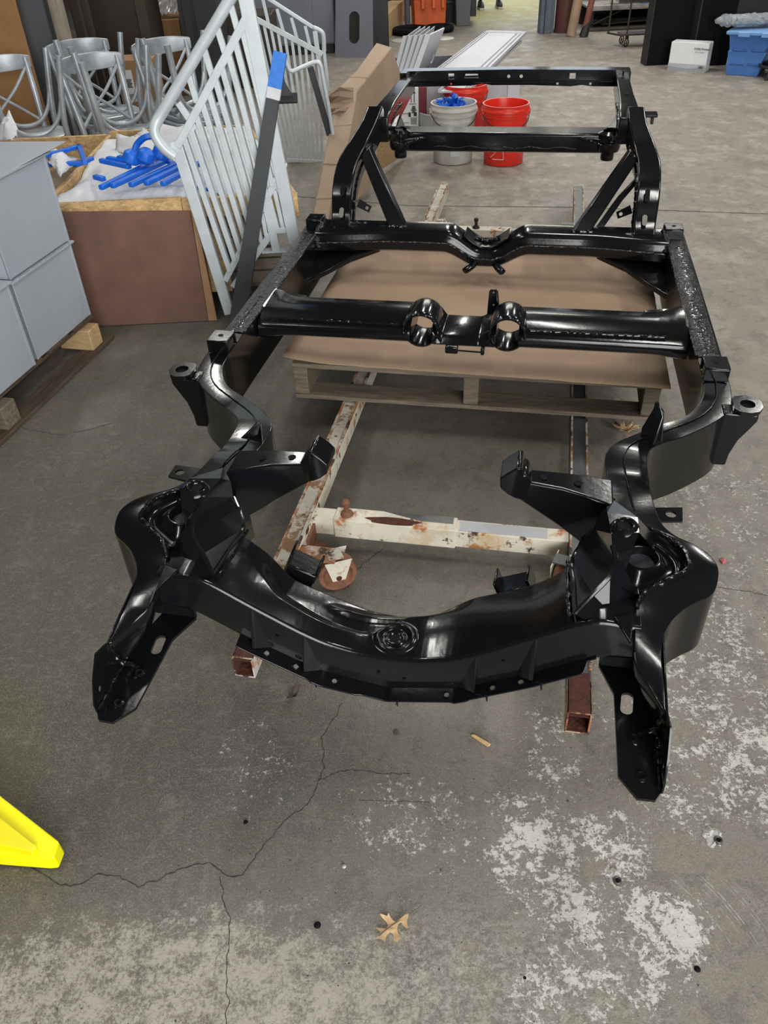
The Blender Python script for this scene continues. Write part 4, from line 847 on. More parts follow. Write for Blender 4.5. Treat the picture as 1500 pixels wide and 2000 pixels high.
MB().box(-.12, 0, 0, .14, .25, .62).build('box_body', TANB, bc, bevel=.004); MB().box(-.10, -.002, .36, -.01, 0, .56).build('shipping_label', CARTON, bc); MB().box(.03, -.002, .50, .13, 0, .58).build('shipping_label', CARTON, bc)
lb_ = MB()
for i in range(7): lb_.box(-.092, -.004, .50-i*.008, -.02-.004*(i % 3), -.002, .504-i*.008)
for i in range(12): lb_.box(-.09+i*.006, -.004, .37, -.0875+i*.006, -.002, .41)
lb_.build('label_print', PRINT, bc, smooth=False)

# ================================================================ RAILINGS
def railing_big(Y, dxp, M_, label, full):
    g = lambda x, y: gy(x+dxp, y, Y)
    TL, TR, BL = g(347, 286), g(486, 26), g(449, 612); BL.z = max(BL.z, .004)
    t = thing('stair_railing', label, 'railing', BL)
    P = lambda mb, n, **k: mb.build(n, M_, t, origin=BL, **k)
    dv = BL-TL; BR = g(576, 474); w = .022
    P(MB().bar(TL-dv*.03, BL, .046, .030, up=(0, 1, 0)), 'post', bevel=.003)
    P(MB().bar(TR-(BR-TR)*.22, BR, .052, .034, up=(0, 1, 0)), 'post', bevel=.003)
    P(MB().bar(TL, TR, .030, .034, up=(0, 1, 0)), 'upper_rail', bevel=.003)
    La, Lb = g(440, 548), g(556, 318)
    P(MB().bar(La, Lb, .026, .024, up=(0, 1, 0)), 'lower_rail', bevel=.003)
    n = 10
    for i in range(1, n+1):
        f = i/(n+1); a = TL.lerp(TR, f); b = La.lerp(Lb, f); P(MB().bar(a, b, w*1.45, w, up=(1, 0, 0)), 'baluster', bevel=.002)
    if not full: return
    HL, HR = g(306, 238), g(470, -36)
    for a, b in (((383, 252), (357, 214)), ((385, 200), (372, 158)), ((415, 150), (400, 100)), ((440, 105), (426, 60)), ((465, 62), (452, 14))):
        d = g(*b)-g(*a); P(MB().bar(g(*a), g(*a)+d*1.35, w, w, up=(0, 1, 0)), 'spacer', bevel=.002)
    path = smooth_path([HR, HL.lerp(HR, .5), HL.lerp(HR, .10), HL+V((-.004, -.01, -.008)), g(306, 262)+V((0, -.02, 0)), g(322, 286)+V((0, -.02, 0)), g(342, 303)+V((0, -.015, 0))], 7)
    P(MB().tube(path, .0215, 14, sx=1.2), 'handrail')
    P(MB().bar(g(455, 560), g(537, 446), .026, .024, up=(0, 1, 0)), 'foot_rail', bevel=.003)
    P(MB().bar(g(534, 450), g(574, 448), .024, .02, up=(0, 1, 0)), 'foot_rail', bevel=.002)
    P(MB().bar(g(520, 395), g(540, 488), .034, .03, up=(0, 1, 0)), 'foot_post', bevel=.002)
    P(MB().obox(g(540, 489), (.12, 0, 0), (0, .05, 0), (0, 0, .008)), 'base_plate', bevel=.002)
    for i in range(3): P(MB().bar(g(526+i*10, 385-i*14), g(543+i*11, 449), .017, .017, up=(0, 1, 0)), 'short_baluster', bevel=.002)
    for i in range(4): P(MB().bar(g(492+i*10, 452-i*18), g(503+i*9, 492-i*14), .017, .017, up=(0, 1, 0)), 'short_baluster', bevel=.002)
railing_big(3.365, 0, ALU, 'large pale grey stair railing with bent handrail leaning on the front of the crate', True)
ALUD = mat('dull_grey_coat', (.17, .185, .20), .5, .2, var=.15, scale=10)
def railing_far():
    Y = 5.9; o = gy(598, 316, Y); t = thing('stair_railing', 'smaller pale grey railing panel standing behind the dark angle iron', 'railing', o)
    P = lambda mb, n, **k: mb.build(n, ALU, t, origin=o, **k)
    TL, TR, BL, BR = gy(494, 34, Y), gy(630, 106, Y), gy(560, 312, Y), gy(633, 316, Y)
    P(MB().bar(TL, TR, .026, .03), 'upper_rail', bevel=.002); P(MB().bar(BL, BR, .022, .022), 'lower_rail', bevel=.002)
    P(MB().bar(gy(522, -4, Y), gy(612, 54, Y), .034, .02), 'handrail', bevel=.004)
    P(MB().tube(smooth_path([gy(612, 54, Y), gy(628, 62, Y), gy(632, 74, Y), gy(633, 100, Y)], 5), .014, 8), 'handrail_return')
    for xa, ya, xb, yb in ((512, -8, 526, 52), (541, 17, 555, 67), (569, 34, 582, 82), (596, 50, 607, 96)): P(MB().bar(gy(xa, ya, Y), gy(xb, yb, Y), .020, .020, up=(0, 1, 0)), 'spacer', bevel=.0015)
    P(MB().bar(gy(615, 60, Y), gy(640, 250, Y), .03, .02, up=(0, 1, 0)), 'post', bevel=.002)
    P(MB().bar(gy(633, 100, Y), gy(650, 250, Y), .02, .02, up=(0, 1, 0)), 'post', bevel=.002)
    for i in range(10):
        f = (i+.5)/10; a = TL.lerp(TR, f); b = BL.lerp(BR, f); P(MB().bar(a, b, .018, .018, up=(0, 1, 0)), 'baluster', bevel=.0015)
railing_far()
def hand_loop():
    Y = 4.75; o = gy(640, 262, Y); t = thing('grab_rail', 'bent silver grab rail with a black steel leg behind the angle iron', 'railing', o)
    MB().tube(smooth_path([gy(556, 108, Y), gy(562, 128, Y), gy(570, 139, Y), gy(590, 131, Y), gy(616, 121, Y), gy(626, 127, Y), gy(630, 145, Y), gy(640, 200, Y), gy(650, 262, Y)], 6), .011, 10, sx=1.5).build('rail_tube', ALU, t, origin=o)
    MB().bar(gy(606, 131, Y+.03), gy(644, 264, Y+.03), .034, .012, up=(0, 1, 0)).build('black_leg', ANGLE, t, origin=o)
hand_loop()
def angle_iron():
    a = gh(458, 662, .0); b = gy(546, 108, 3.36); t = thing('angle_iron', 'long dark steel angle with blue taped top leaning over the railing', 'steel angle', a)
    d = (b-a).normalized(); x = V((1, 0, 0)); x = (x-d*x.dot(d)).normalized(); y = d.cross(x)
    def bar_(f0, f1, m_, nm, e=0):
        p, q = a.lerp(b, f0), a.lerp(b, f1); w0, w1 = .072-.026*f0, .072-.026*f1
        sec = lambda c, w: [c-x*(w/2+e), c+x*(w/2+e), c+x*(w/2+e)+y*(.03+e), c+x*(w/2-.006-e)+y*(.03+e), c+x*(w/2-.006-e)+y*.005, c-x*(w/2+e)+y*.005]
        MB().loft([[v-y*e for v in sec(p, w0)], [v-y*e for v in sec(q, w1)]]).build(nm, m_, t, origin=a, bevel=.001)
    bar_(0, 1, ANGLE, 'steel_leg'); bar_(.90, 1.01, BLUET, 'blue_tape', .002); bar_(.865, .905, FOAM, 'white_tape', .0015)
    c = gy(562, 192, 3.42); MB().obox(c, (.075, 0, 0), (0, .03, .025), (0, -.01, .010)).build('end_bracket', ANGLE, t, origin=a, bevel=.001)
    MB().slab([c+V((-.04, 0, 0)), c+V((.02, 0, .01)), c+V((-.02, 0, .085)), c+V((-.035, 0, .09))], (0, .006, 0)).build('bracket_web', ANGLE, t, origin=a, bevel=.001)
angle_iron()

# ================================================================ CARDBOARD GUARD, GREY FLAT CARTON GROUP
def guard():
    a = gh(606, 452, .0); t = thing('cardboard_guard', 'long folded brown cardboard edge protector leaning behind the chassis', 'cardboard', a)
    L = [(606, 440, 4.42), (626, 345, 4.6), (640, 270, 4.75), (652, 225, 4.87), (660, 172, 5.05), (697, 136, 5.25), (735, 83, 5.6)]
    Rr = [(640, 440, 4.42), (656, 343, 4.6), (680, 280, 4.75), (693, 205, 4.93), (697, 178, 5.05), (731, 135, 5.27), (765, 92, 5.6)]
    P = [gy(*q) for q in L]; Q = [gy(*q) for q in Rr]
    mb = MB(); secs = []
    for p, q in zip(P, Q):
        secs.append([p, q, q+V((.12, .30, -.34)) if q.z > .34 else V((q.x+.04, q.y+.25, .002)), p+V((.05, .30, -.34)) if p.z > .34 else V((p.x+.02, p.y+.25, .002))])
    mb.loft(secs).build('folded_strip', CARDB, t, origin=a, bevel=.006)
    for k, (i0, f) in enumerate(((0, .55), (1, .35), (2, .5), (4, .6))):
        p, q = P[i0].lerp(P[i0+1], f), Q[i0].lerp(Q[i0+1], f); MB().tube([p, q], .006, 6).build('fold_crease', CARDB, t, origin=a)
    # torn flap
    f = MB(); rows = []
    for i in range(7):
        y = 172+i*8; rows.append([gy(643+random.uniform(-4, 5), y+8, 4.95+random.uniform(-.06, .06)), gy(664, y+random.uniform(-4, 4), 4.9+random.uniform(-.07, .07)), gy(690, y-4+random.uniform(-3, 3), 4.96)])
    f.loft(rows, closed=False, cap=False); fo_ = f.build('torn_flap', CARDB, t, origin=a, smooth=False); fo_.modifiers.new('s', 'SOLIDIFY').thickness = .006
guard()
wb_ = MB().slab([gh(738, 345, .0)+V((0, 0, .03)), gh(795, 300, .02)+V((0, 0, .0)), gh(778, 262, .25), gh(735, 268, .28)], (0, .02, .012))
w0 = gh(740, 340, .02); wo = wb_.build('timber_offcut', WOODL, None, origin=w0, bevel=.002); wo.location = w0; tag(wo, 'yellow pine plank leaning behind the left kick-up of the chassis', 'plank')

# ================================================================ WHITE CABINET, LEANING SHEETS, LONG PANEL
def to_plane2(px, py, p0, ex, ez):
    n = ex.cross(ez); dd = ray(px, py); tt = (p0-O).dot(n)/dd.dot(n); q = O+dd*tt-p0; return (q.dot(ex), q.dot(ez))
cab0 = V((.28, 6.55, 0)); cab = thing('low_cabinet', 'open-topped pale grey metal cabinet carrying long white panels', 'cabinet', cab0)
Hc = .33
c0, c1, c2, c3 = gh(742, 178, .33), gh(1004, 168, .33), gh(1007, 105, .33), gh(740, 112, .33)
fy = 6.35
def cbx(mb, n, m_=WPANEL, **k): return mb.build(n, m_, cab, origin=cab0, **k)
cl = gh(742, 172, Hc); cr = gh(1000, 168, Hc); bk = 7.75
xl, xr = cl.x, cr.x-.02; yf = cl.y
cbx(MB().box(xl, yf, .05, xr, yf+.012, Hc), 'front_panel', bevel=.001)
cbx(MB().box(xr, yf, 0, xr+.012, bk, Hc), 'side_panel', WHITEP, bevel=.001); cbx(MB().box(xr+.012, yf-.02, 0, xr+.10, yf, Hc), 'side_flange', WHITEP, bevel=.001)
cbx(MB().box(xl-.012, yf, 0, xl, bk, Hc), 'side_panel', bevel=.001)
cbx(MB().box(xl, bk-.012, 0, xr, bk, Hc), 'back_panel', GPAN, bevel=.001); cbx(MB().box(xl, yf, .03, xr, bk, .05), 'floor_panel', CABG)
cbx(MB().box(xl, yf+.5, .05, xr, yf+.512, Hc-.04), 'divider', CABG)
# five leaning pale panels
for i in range(5):
    A, B, Cc, D = gy(777+i*9, 144, yf+.10), gy(796+i*11, 70-i*.8, yf+.20), gy(822+i*9.2, 51, yf+.75), gy(806+i*9.5, 120, yf+.65)
    A.z = max(A.z, .055); D.z = max(.055, D.z)
    if i == 4:
        ex = (D-A).normalized(); ez = (B-A); ez = (ez-ex*ez.dot(ex)).normalized(); oc = to_plane2(842, 121, A, ex, ez); ol = [((p-A).dot(ex), (p-A).dot(ez)) for p in (A, D, Cc, B)]
        pm = plate(ol, [circ(oc[0], oc[1], .045, n=20, slot=.07)], .012).xf(Matrix((ex, ez, ex.cross(ez))).transposed().to_4x4()); pm.v = [v+A for v in pm.v]
        pm.slab([A+V((-.035, 0, 0)), B+V((-.035, 0, 0)), B, A], (0, .012, 0))
    else: pm = MB().slab([A, B, Cc, D], (-.008, 0, 0)); pm.slab([A+V((-.034, 0, 0)), B+V((-.034, 0, 0)), B, A], (0, .012, 0))
    o = pm.build('cabinet_blank', WHITEP if i == 4 else WPANEL, None, origin=A, bevel=.001); o.location = A
    tag(o, ('leftmost' if i == 0 else 'second from left' if i == 1 else 'middle' if i == 2 else 'fourth from left' if i == 3 else 'rightmost, widest seen')+' pale metal sheet standing in the open cabinet', 'metal sheet', 'pale sheets standing in the cabinet')
# long white channel panels laid across
def longp(pts, lab, zt):
    A, B, Cc, D = pts; mb = MB(); mb.slab([A, B, Cc, D], (0, 0, -.012)); e = (D-A); n_ = V((0, 0, .012))
    t = thing('long_panel', lab, 'panel', A); mb.build('sheet', WHITEP, t, origin=A, bevel=.001)
    for k in (0.0, .06, .78, .88, .97):
        a = A.lerp(B, k); d = D.lerp(Cc, k); w = (B-A)*.025
        MB().slab([a, a+w, d+w, d], (0, 0, .010)).build('folded_edge', WHITEP, t, origin=A, bevel=.001)
    return t
z1 = .40
lp_ = longp([gh(838, 147, z1), gh(948, 143, z1), gh(1028, 64, z1), gh(950, 62, z1)], 'upper long white folded metal panel laid on the cabinet', z1)
longp([gh(855, 178, .345), gh(915, 178, .345), gh(1020, 80, .345), gh(985, 80, .345)], 'lower long white folded metal panel jutting toward the buckets', .345)
tpn = MB().slab([gh(945, 64, .415), gh(1022, 66, .415), gh(1024, 62, .43), gh(955, 60, .43)], (0, 0, .004)); o = tpn.build('paper_sheet', FOAM, None, origin=gh(945, 64, .415)); o.location = gh(945, 64, .415); tag(o, 'white paper and yellow label lying at the far end of the long panel', 'paper')
# labelled white carton and red box on a small skid
bx0 = gh(806, 256, .08); bx = thing('labelled_carton', 'white carton with black arrows and dark red side behind the rear rail', 'carton', bx0)
by = bx0.y; xa, xb_ = gy(770, 250, by).x, gy(818, 250, by).x; zt_ = gy(800, 172, by).z
MB().box(xa, by, .08, xb_, by+.30, zt_).build('box_body', CARTON, bx, origin=bx0, bevel=.003)
MB().box(xb_+.001, by+.005, .08, xb_+.06, by+.30, zt_).build('red_side', REDBOX, bx, origin=bx0, bevel=.003)
ar = MB(); 
def onbox(px, py): return gy(px, py, by-.002)
for x in (803, 809):
    ar.obox(onbox(x, 192), (.006, 0, 0), (0, .001, 0), (0, 0, .055)); p = onbox(x, 183); ar.slab([p+V((-.011, 0, 0)), p+V((.011, 0, 0)), p+V((0, 0, .02))], (0, .001, 0))
ar.obox(onbox(806, 203), (.05, 0, 0), (0, .001, 0), (0, 0, .004))
for i in range(6): ar.obox(onbox(808, 208+i*2.4), (random.uniform(.02, .045), 0, 0), (0, .001, 0), (0, 0, .006))
ar.obox(onbox(800, 224), (.018, 0, 0), (0, .001, 0), (0, 0, .03)); ar.obox(onbox(811, 223), (.022, 0, 0), (0, .001, 0), (0, 0, .026))
for i in range(7): ar.obox(onbox(808, 230+i*2), (.045, 0, 0), (0, .001, 0), (0, 0, .0025))
ar.obox(onbox(790, 240), (.06, 0, 0), (0, .001, 0), (0, 0, .003)); ar.obox(onbox(790, 222), (.06, 0, 0), (0, .001, 0), (0, 0, .003))
ar.build('arrow_print', PRINT, bx, origin=bx0, smooth=False)
sk = thing('small_skid', 'small dark wooden skid under the labelled carton', 'pallet', (bx0.x, by, 0))
MB().box(-.18, -.03, .055, .26, .34, .078).build('deck_board', WOOD, sk, bevel=.002); MB().box(-.0, -.02, 0, .14, .07, .055).build('block', WOOD, sk, bevel=.003); MB().box(-.16, .22, 0, -.05, .32, .055).build('block', WOOD, sk, bevel=.003)

# ================================================================ BUCKETS
def bucket(px, py, m_, label, sc=1.0, fill=False, yoff=0):
    p = gh(px, py, 0); p.y += .13+yoff; p.z = 0
    t = thing('bucket', label, 'bucket', p)
    h = .368*sc; r0, r1 = .131*sc, .149*sc
    pr = [(.001, .003), (r0-.004, .003), (r0, .006), (r0+(r1-r0)*.62, h*.70), (r0+(r1-r0)*.62+.006, h*.705), (r0+(r1-r0)*.7+.006, h*.735), (r0+(r1-r0)*.7, h*.74), (r0+(r1-r0)*.78, h*.80), (r0+(r1-r0)*.78+.008, h*.805), (r0+(r1-r0)*.82+.008, h*.835), (r0+(r1-r0)*.82, h*.84), (r1-.004, h*.89), (r1+.006, h*.895), (r1+.006, h*.93), (r1, h*.94), (r1, h*.98), (r1+.004, h), (r1-.006, h), (r1-.008, h*.98), (r0-.004, .02), (.001, .015)]
    MB().lathe(pr, n=40).build('shell', m_, t, ang=60)
    hd = [V((r1+.008, 0, h*.86)), V((r1*.8, -r1*.75, h*.72)), V((0, -r1-.015, h*.60)), V((-r1*.8, -r1*.75, h*.72)), V((-r1-.008, 0, h*.86))]
    MB().tube(smooth_path(hd, 6), .003, 6).build('wire_handle', ANGLE, t)
    for x in (-1, 1): MB().box(x*r1-.012, -.02, h*.82, x*r1+.012, .02, h*.9).build('handle_ear', m_, t, bevel=.004)
    return t, r0, r1, h
b1, r0, r1, h1 = bucket(888, 324, GREYB, 'scuffed pale grey bucket full of crumpled blue film')
MB().add([(-.03, -r0-.006, .06), (.03, -r0-.006, .06), (.035, -r0-.012, .16), (-.035, -r0-.012, .16)], [(0, 1, 2, 3)]).build('moulded_label', WPANEL, b1)
rg = thing('blue_scrap', 'crumpled blue film scraps heaped in the grey bucket', 'plastic film', b1.location+V((0, 0, .30)))
mb = MB()
for i in range(90):
    a, q = random.uniform(0, 2*pi), random.uniform(0, .11); c = V((q*cos(a), q*sin(a), random.uniform(.0, .085)*(1-q/.16)+.03)); e = [V((random.uniform(-1, 1), random.uniform(-1, 1), random.uniform(-1, 1))).normalized()*random.uniform(.012, .04) for _ in range(4)]
    mb.add([c+x for x in e], [(0, 1, 2), (0, 2, 3)])
mb.lathe([(.001, .05), (.07, .04), (.12, .0)], n=16); mb.build('film_scraps', BLUEF, rg, smooth=False)['kind'] = 'stuff'
b2, *_ = bucket(988, 327, REDB, 'bright red bucket standing alone to the right, hazard triangle on it')
tri = MB(); 
for k, (xa_, za, xb2, zb) in enumerate(((-.09, .05, -.02, .05), (-.02, .05, -.03, .15), (-.03, .15, -.10, .06))):
    def sf(x, z): y = -math.sqrt(max(0, (.131+.018*z/.368+.003)**2-x*x)); return V((x, y, z))
    tri.tube([sf(xa_+(xb2-xa_)*i/5, za+(zb-za)*i/5) for i in range(6)], .0018, 4)
tri.build('warning_triangle', FOAM, b2)
bucket(920, 300, REDB, 'red bucket half hidden behind the grey bucket', 1.0, yoff=.28)
lt = MB().lathe([(.001, .0), (.10, .0), (.13, .02), (.13, .10), (.11, .10), (.10, .02)], n=24); p = gh(852, 300, 0)+V((.03, .35, .10)); o = lt.build('grey_tub', WPANEL, None); o.location = p; tag(o, 'shallow grey tub behind the grey bucket beside the red box', 'tub')
MB_s = MB().box(-.12, -.12, 0, .12, .12, .098); o = MB_s.build('wood_block', REDBOX, None, bevel=.003); o.location = (p.x, p.y, 0); tag(o, 'dark red block under the shallow grey tub', 'block')

# ================================================================ BACKGROUND LEFT
def rect_thing(name, label, cat, pts, d, m_, bevel=.003, parts=None):
    o0 = V(pts[0]); t = MB().slab(pts, d).build(name, m_, None, origin=o0, bevel=bevel); t.location = o0; tag(t, label, cat); return t
# plywood sheet, dark steel column, whitewashed timber
Yp = 5.9
def vcol(name, label, cat, x0, x1, ytop, pxb, Y, m_, depth=.12, zt=2.4, lean=0):
    a = gy(x0, pxb, Y); b = gy(x1, pxb, Y); t = thing(name, label, cat, (a.x, Y, 0))
    MB().prism([V((0+lean, 0, zt)), V((b.x-a.x+lean, 0, zt)), V((b.x-a.x+lean, depth, zt)), V((lean, depth, zt))], [V((0, 0, 0)), V((b.x-a.x, 0, 0)), V((b.x-a.x, depth, 0)), V((0, depth, 0))]).build('shaft', m_, t, bevel=.006)
    return t
t = vcol('plywood_sheet', 'orange brown plywood sheet standing at the far left', 'plywood', -260, 62, 0, 120, 5.6, PLY, .02, 2.2)
t = vcol('steel_column', 'dark grey steel column beside the plywood sheet', 'column', 48, 112, 0, 120, 5.75, CABG, .14, 3.0)
for dx2 in (.0, .22): MB().box(dx2, -.02, 0, dx2+.02, 0, 3.0).build('web_flange', CHARC, t)
t = vcol('timber_post', 'whitewashed weathered timber post rising between chairs', 'post', 113, 143, 0, 120, 5.85, TIMBER, .10, 3.0)
t = vcol('paling', 'brown weathered board beside the whitewashed post', 'board', 147, 166, 0, 60, 6.6, DKBROWN, .05, 2.6)
t = vcol('paling', 'second brown board further right by the dark door', 'board', 168, 182, 0, 60, 6.7, DKBROWN, .05, 2.6)
# dark enclosure with brown door panels
en = thing('dark_locker', 'large dark brown locker behind the upside down chairs', 'cabinet', (gy(185, 100, 7.6).x, 7.6, 0))
x0 = en.location.x; w = gy(302, 100, 7.6).x-x0
MB().box(0, 0, .0, w, .5, 2.6).build('body', DKBROWN, en, bevel=.01); MB().box(-.04, -.03, 0, .03, 0, 2.6).build('frame_edge', CHARC, en, bevel=.004); MB().box(w-.08, -.04, 0, w, 0, 2.6).build('frame_edge', IRON, en, bevel=.004); MB().box(0, -.03, .28, w, -.001, .33).build('kick_rail', IRON, en, bevel=.003); MB().box(.02, -.012, 0, w-.08, -.001, .28).build('kick_plate', CHARC, en)
bn = thing('plastic_wrapped_bin', 'brown wooden bin topped with crumpled clear plastic between dark lockers', 'bin', (gy(305, 60, 8.4).x, 8.4, 0))
MB().box(0, 0, 0, gy(352, 60, 8.4).x-bn.location.x, .5, .62).build('bin_body', PLY, bn, bevel=.005)
mb = MB(); wv = gy(352, 60, 8.4).x-bn.location.x; n = 14
mb.add([(wv*i/n, .02+.45*j/n, .66+.25*j/n+.05*mn.noise(V((i*.9, j*.9, 0)))) for j in range(n+1) for i in range(n+1)], [(j*(n+1)+i, j*(n+1)+i+1, (j+1)*(n+1)+i+1, (j+1)*(n+1)+i) for j in range(n) for i in range(n)])
mb.build('plastic_wrap', mat('dusty_plastic', (.28, .26, .26), .3, var=.3, scale=15), bn, smooth=False)
lk = thing('dark_locker', 'dark olive steel locker left of the grey cabinet stack', 'cabinet', (gy(356, 60, 8.0).x, 8.0, 0)); w = gy(428, 60, 8.0).x-lk.location.x
MB().box(0, 0, 0, w, .6, 1.6).build('body', DKOLIVE, lk, bevel=.01); MB().box(w*.35, -.02, 0, w*.40, 0, 1.6).build('door_edge', CHARC, lk); MB().box(0, -.02, .0, .03, 0, 1.6).build('door_edge', CHARC, lk)
lk = thing('brown_crate', 'dark brown crate half hidden behind the railing top', 'crate', (gy(428, 60, 8.6).x, 8.6, 0)); MB().box(0, 0, 0, .5, .5, .6).build('body', DKBROWN, lk, bevel=.01)
# slate cabinets stack
Ys = 10.3
for i, (x0, x1, y0, y1, lab) in enumerate(((486, 612, 30, 96, 'lower left slate grey cabinet behind the railings'), (486, 612, -60, 28, 'upper left slate grey cabinet behind the railings'), (614, 652, 30, 98, 'lower right slate grey cabinet beside the oval hole panel'), (614, 652, -60, 28, 'upper right slate grey cabinet beside the oval hole panel'))):
    a, b = gy(x0, y1, Ys), gy(x1, y0, Ys); z0 = 0.0 if y1 > 90 else a.z
    if i in (0, 2): z0 = .10; zt2 = .62
    else: z0 = .635; zt2 = 1.35
    t = thing('slate_cabinet', lab, 'cabinet', (a.x, Ys, z0)); MB().box(0, 0, 0, b.x-a.x, .6, zt2-z0).build('body', GPAN, t, bevel=.008); MB().box(.01, -.006, .02, b.x-a.x-.01, 0, zt2-z0-.02).build('door', GPAN, t, bevel=.004)
a = gy(486, 98, Ys); b = gy(652, 98, Ys)
t = thing('cabinet_plinth', 'black plinth below the slate grey cabinets', 'plinth', (a.x, Ys+.05, 0)); MB().box(0, 0, 0, b.x-a.x, .5, .10).build('base', CHARC, t)
# panels with oval holes
Yo = 9.95; a, b, c, d = gy(655, 110, Yo), gy(728, 112, Yo), gy(727, -60, Yo+.35), gy(657, -60, Yo+.35)
def to_plane(px, py, p0, ex, ez):
    n = ex.cross(ez); dd = ray(px, py); tt = (p0-O).dot(n)/dd.dot(n); q = O+dd*tt-p0; return (q.dot(ex)/ex.length, q.dot(ez)/ez.length)
def oval_panel(a, b, up_, outl, ovc, orx, ory, lab, m_):
    ex = (b-a).normalized(); ez = V(up_).normalized(); ez = (ez-ex*ez.dot(ex)).normalized(); ol = [to_plane(x, y, a, ex, ez) for x, y in outl]; oc = to_plane(*ovc, a, ex, ez)
    pl = plate(ol, [circ(oc[0], oc[1], orx, n=24, slot=ory*2)], .012); M = Matrix((ex, ez, ex.cross(ez))).transposed().to_4x4(); pl.xf(M)
    t = thing('oval_hole_panel', lab, 'panel', a); pl.build('sheet', m_, t)
    rv = MB()
    for k in range(12):
        aa = 2*pi*k/12; p = M @ V((oc[0]+cos(aa)*(orx+.03), oc[1]+sin(aa)*(orx+.03)+(ory if sin(aa) > 0 else -ory), -.0)); rv.lathe([(.001, -.008), (.006, -.006), (.008, 0)], p, 'y', n=6)
    rv.build('rivets', m_, t); return t
oval_panel(gh(656, 112), gh(729, 113), (0, .25, 1), [(655, 112), (729, 114), (727, -70), (656, -70)], (692, 54), .062, .09, 'slate blue grey sheet with an oval hole leaning upright', GPAN)
oval_panel(gh(731, 80), gh(749, 86), (0.05, .3, 1), [(729, 76), (750, 86), (742, 30), (728, -50)], (735, 45), .03, .09, 'narrow seen slate sheet with an oval hole, behind the upright one', GPAN)
t = thing('dark_locker', 'dark steel locker behind the oval hole sheet', 'cabinet', (gy(655, 90, 10.45).x, 10.45, 0)); MB().box(0, 0, 0, .62, .4, 1.5).build('body', DKOLIVE, t, bevel=.008)
# wooden planter box with window frame
Yw = 11.4; wp = thing('timber_box', 'low yellow plywood box by the dark glazed frame', 'box', gh(742, 84)); x0 = 0
q0, q1, q2 = gh(742, 82), gh(756, 80), gh(788, 45)
hz_ = V((0, 0, .26))
MB().prism([q+hz_ for q in (q0, q1, q2, q2+V((-.25, .1, 0)))], [q0, q1, q2, q2+V((-.25, .1, 0))]).build('box_body', WOODL, wp, origin=wp.location, bevel=.006)
gf = thing('glazed_frame', 'tall timber framed dark glass unit standing behind the plywood box', 'window frame', gh(742, 50)); g0 = gh(735, 52, 0); g1 = gh(787, 40, 0)
MB().bar(g1, g1+V((0, 0, 1.6)), .08, .08, up=(0, 1, 0)).build('frame_post', WOODL, gf, origin=gf.location); MB().bar(g0, g0+V((0, 0, 1.6)), .07, .07, up=(0, 1, 0)).build('frame_post', DKBROWN, gf, origin=gf.location)
MB().bar((g0+g1)/2+V((0, 0, .1)), (g0+g1)/2+V((0, 0, 1.5)), .5, .02, up=(g1-g0).cross(V((0, 0, 1)))).build('dark_glass', CHARC, gf, origin=gf.location)
MB().bar((g0*.6+g1*.4), (g0*.6+g1*.4)+V((0, 0, 1.6)), .03, .05, up=(0, 1, 0)).build('mullion', IRON, gf, origin=gf.location)
# hose coils / tyres, white lids
for k, (px, py, rr, lab) in enumerate(((802, 66, .20, 'black rubber hose coil on the floor before the orange bin'), (858, 62, .15, 'small black rubber ring under the orange bin edge'))):
    p = gh(px, py); t = thing('rubber_ring', lab, 'hose', p); MB().loft([[V(((rr+.038*cos(b))*cos(a), (rr+.038*cos(b))*sin(a), .038+.038*sin(b))) for b in [2*pi*j/10 for j in range(10)]] for a in [2*pi*i/32 for i in range(32)]], loop=True).build('coil', TYRE, t)
for px, py, lab in ((786, 80, 'flat white disc lid left of the folded panels'), (866, 76, 'flat white disc lid right of the folded panels')):
    o = MB().lathe([(.001, .012), (.12, .012), (.13, .006), (.13, 0), (.001, 0)], n=24).build('disc_lid', GREYB, None); o.location = gh(px, py); tag(o, lab, 'lid')
# orange bin
ob_ = thing('orange_bin', 'tall orange plastic bin standing beyond the leaning panels', 'bin', gh(838, 48)); 
MB().loft([[V((x*k, y*k, z)) for x, y in ((-.2, -.18), (.2, -.18), (.22, .18), (-.22, .18))] for k, z in ((1, 0), (1.04, .30), (1.16, .31), (1.2, .60), (1.3, .61), (1.36, .95), (1.30, .95), (1.0, .1))]).build('shell', ORANGE, ob_, bevel=.02)
for x in (-.12, .02, .14): MB().box(x, -.245, .2, x+.05, -.20, .75).build('moulded_rib', ORANGE, ob_, bevel=.01)
MB().tube([(-.30, -.26, 0), (-.30, -.26, 1.4)], .035, 12).build('grey_pole', CABG, ob_)
MB().tube(smooth_path([(.06, -.27, .5), (.05, -.29, .62), (.07, -.28, .8), (.04, -.27, 1.0)], 4), .008, 6).build('cable', TYRE, ob_)
bt = thing('black_tray', 'black plastic tray on the floor right of the orange bin', 'tray', gh(872, 42)); MB().loft([[V((x*k, y*k, z)) for x, y in ((-.2, -.15), (.2, -.15), (.2, .15), (-.2, .15))] for k, z in ((.8, 0), (1, .22), (1.1, .22), (1.1, .25), (.95, .25), (.75, .02))]).build('shell', CHARC, bt, bevel=.005)
sp_ = thing('grey_stand', 'tapered grey steel stand at the edge of the aisle', 'stand', gh(902, 48)); q = sp_.location
MB().loft([[V((x, y, z)) for x, y in ((-w, -.15), (w, -.15), (w, .45), (-w, .45))] for w, z in ((.085, 0), (.16, 1.5))]).build('shell', CABG, sp_, bevel=.006); MB().box(.10, -.12, .1, .17, .40, 1.4).build('side_opening', CHARC, sp_)
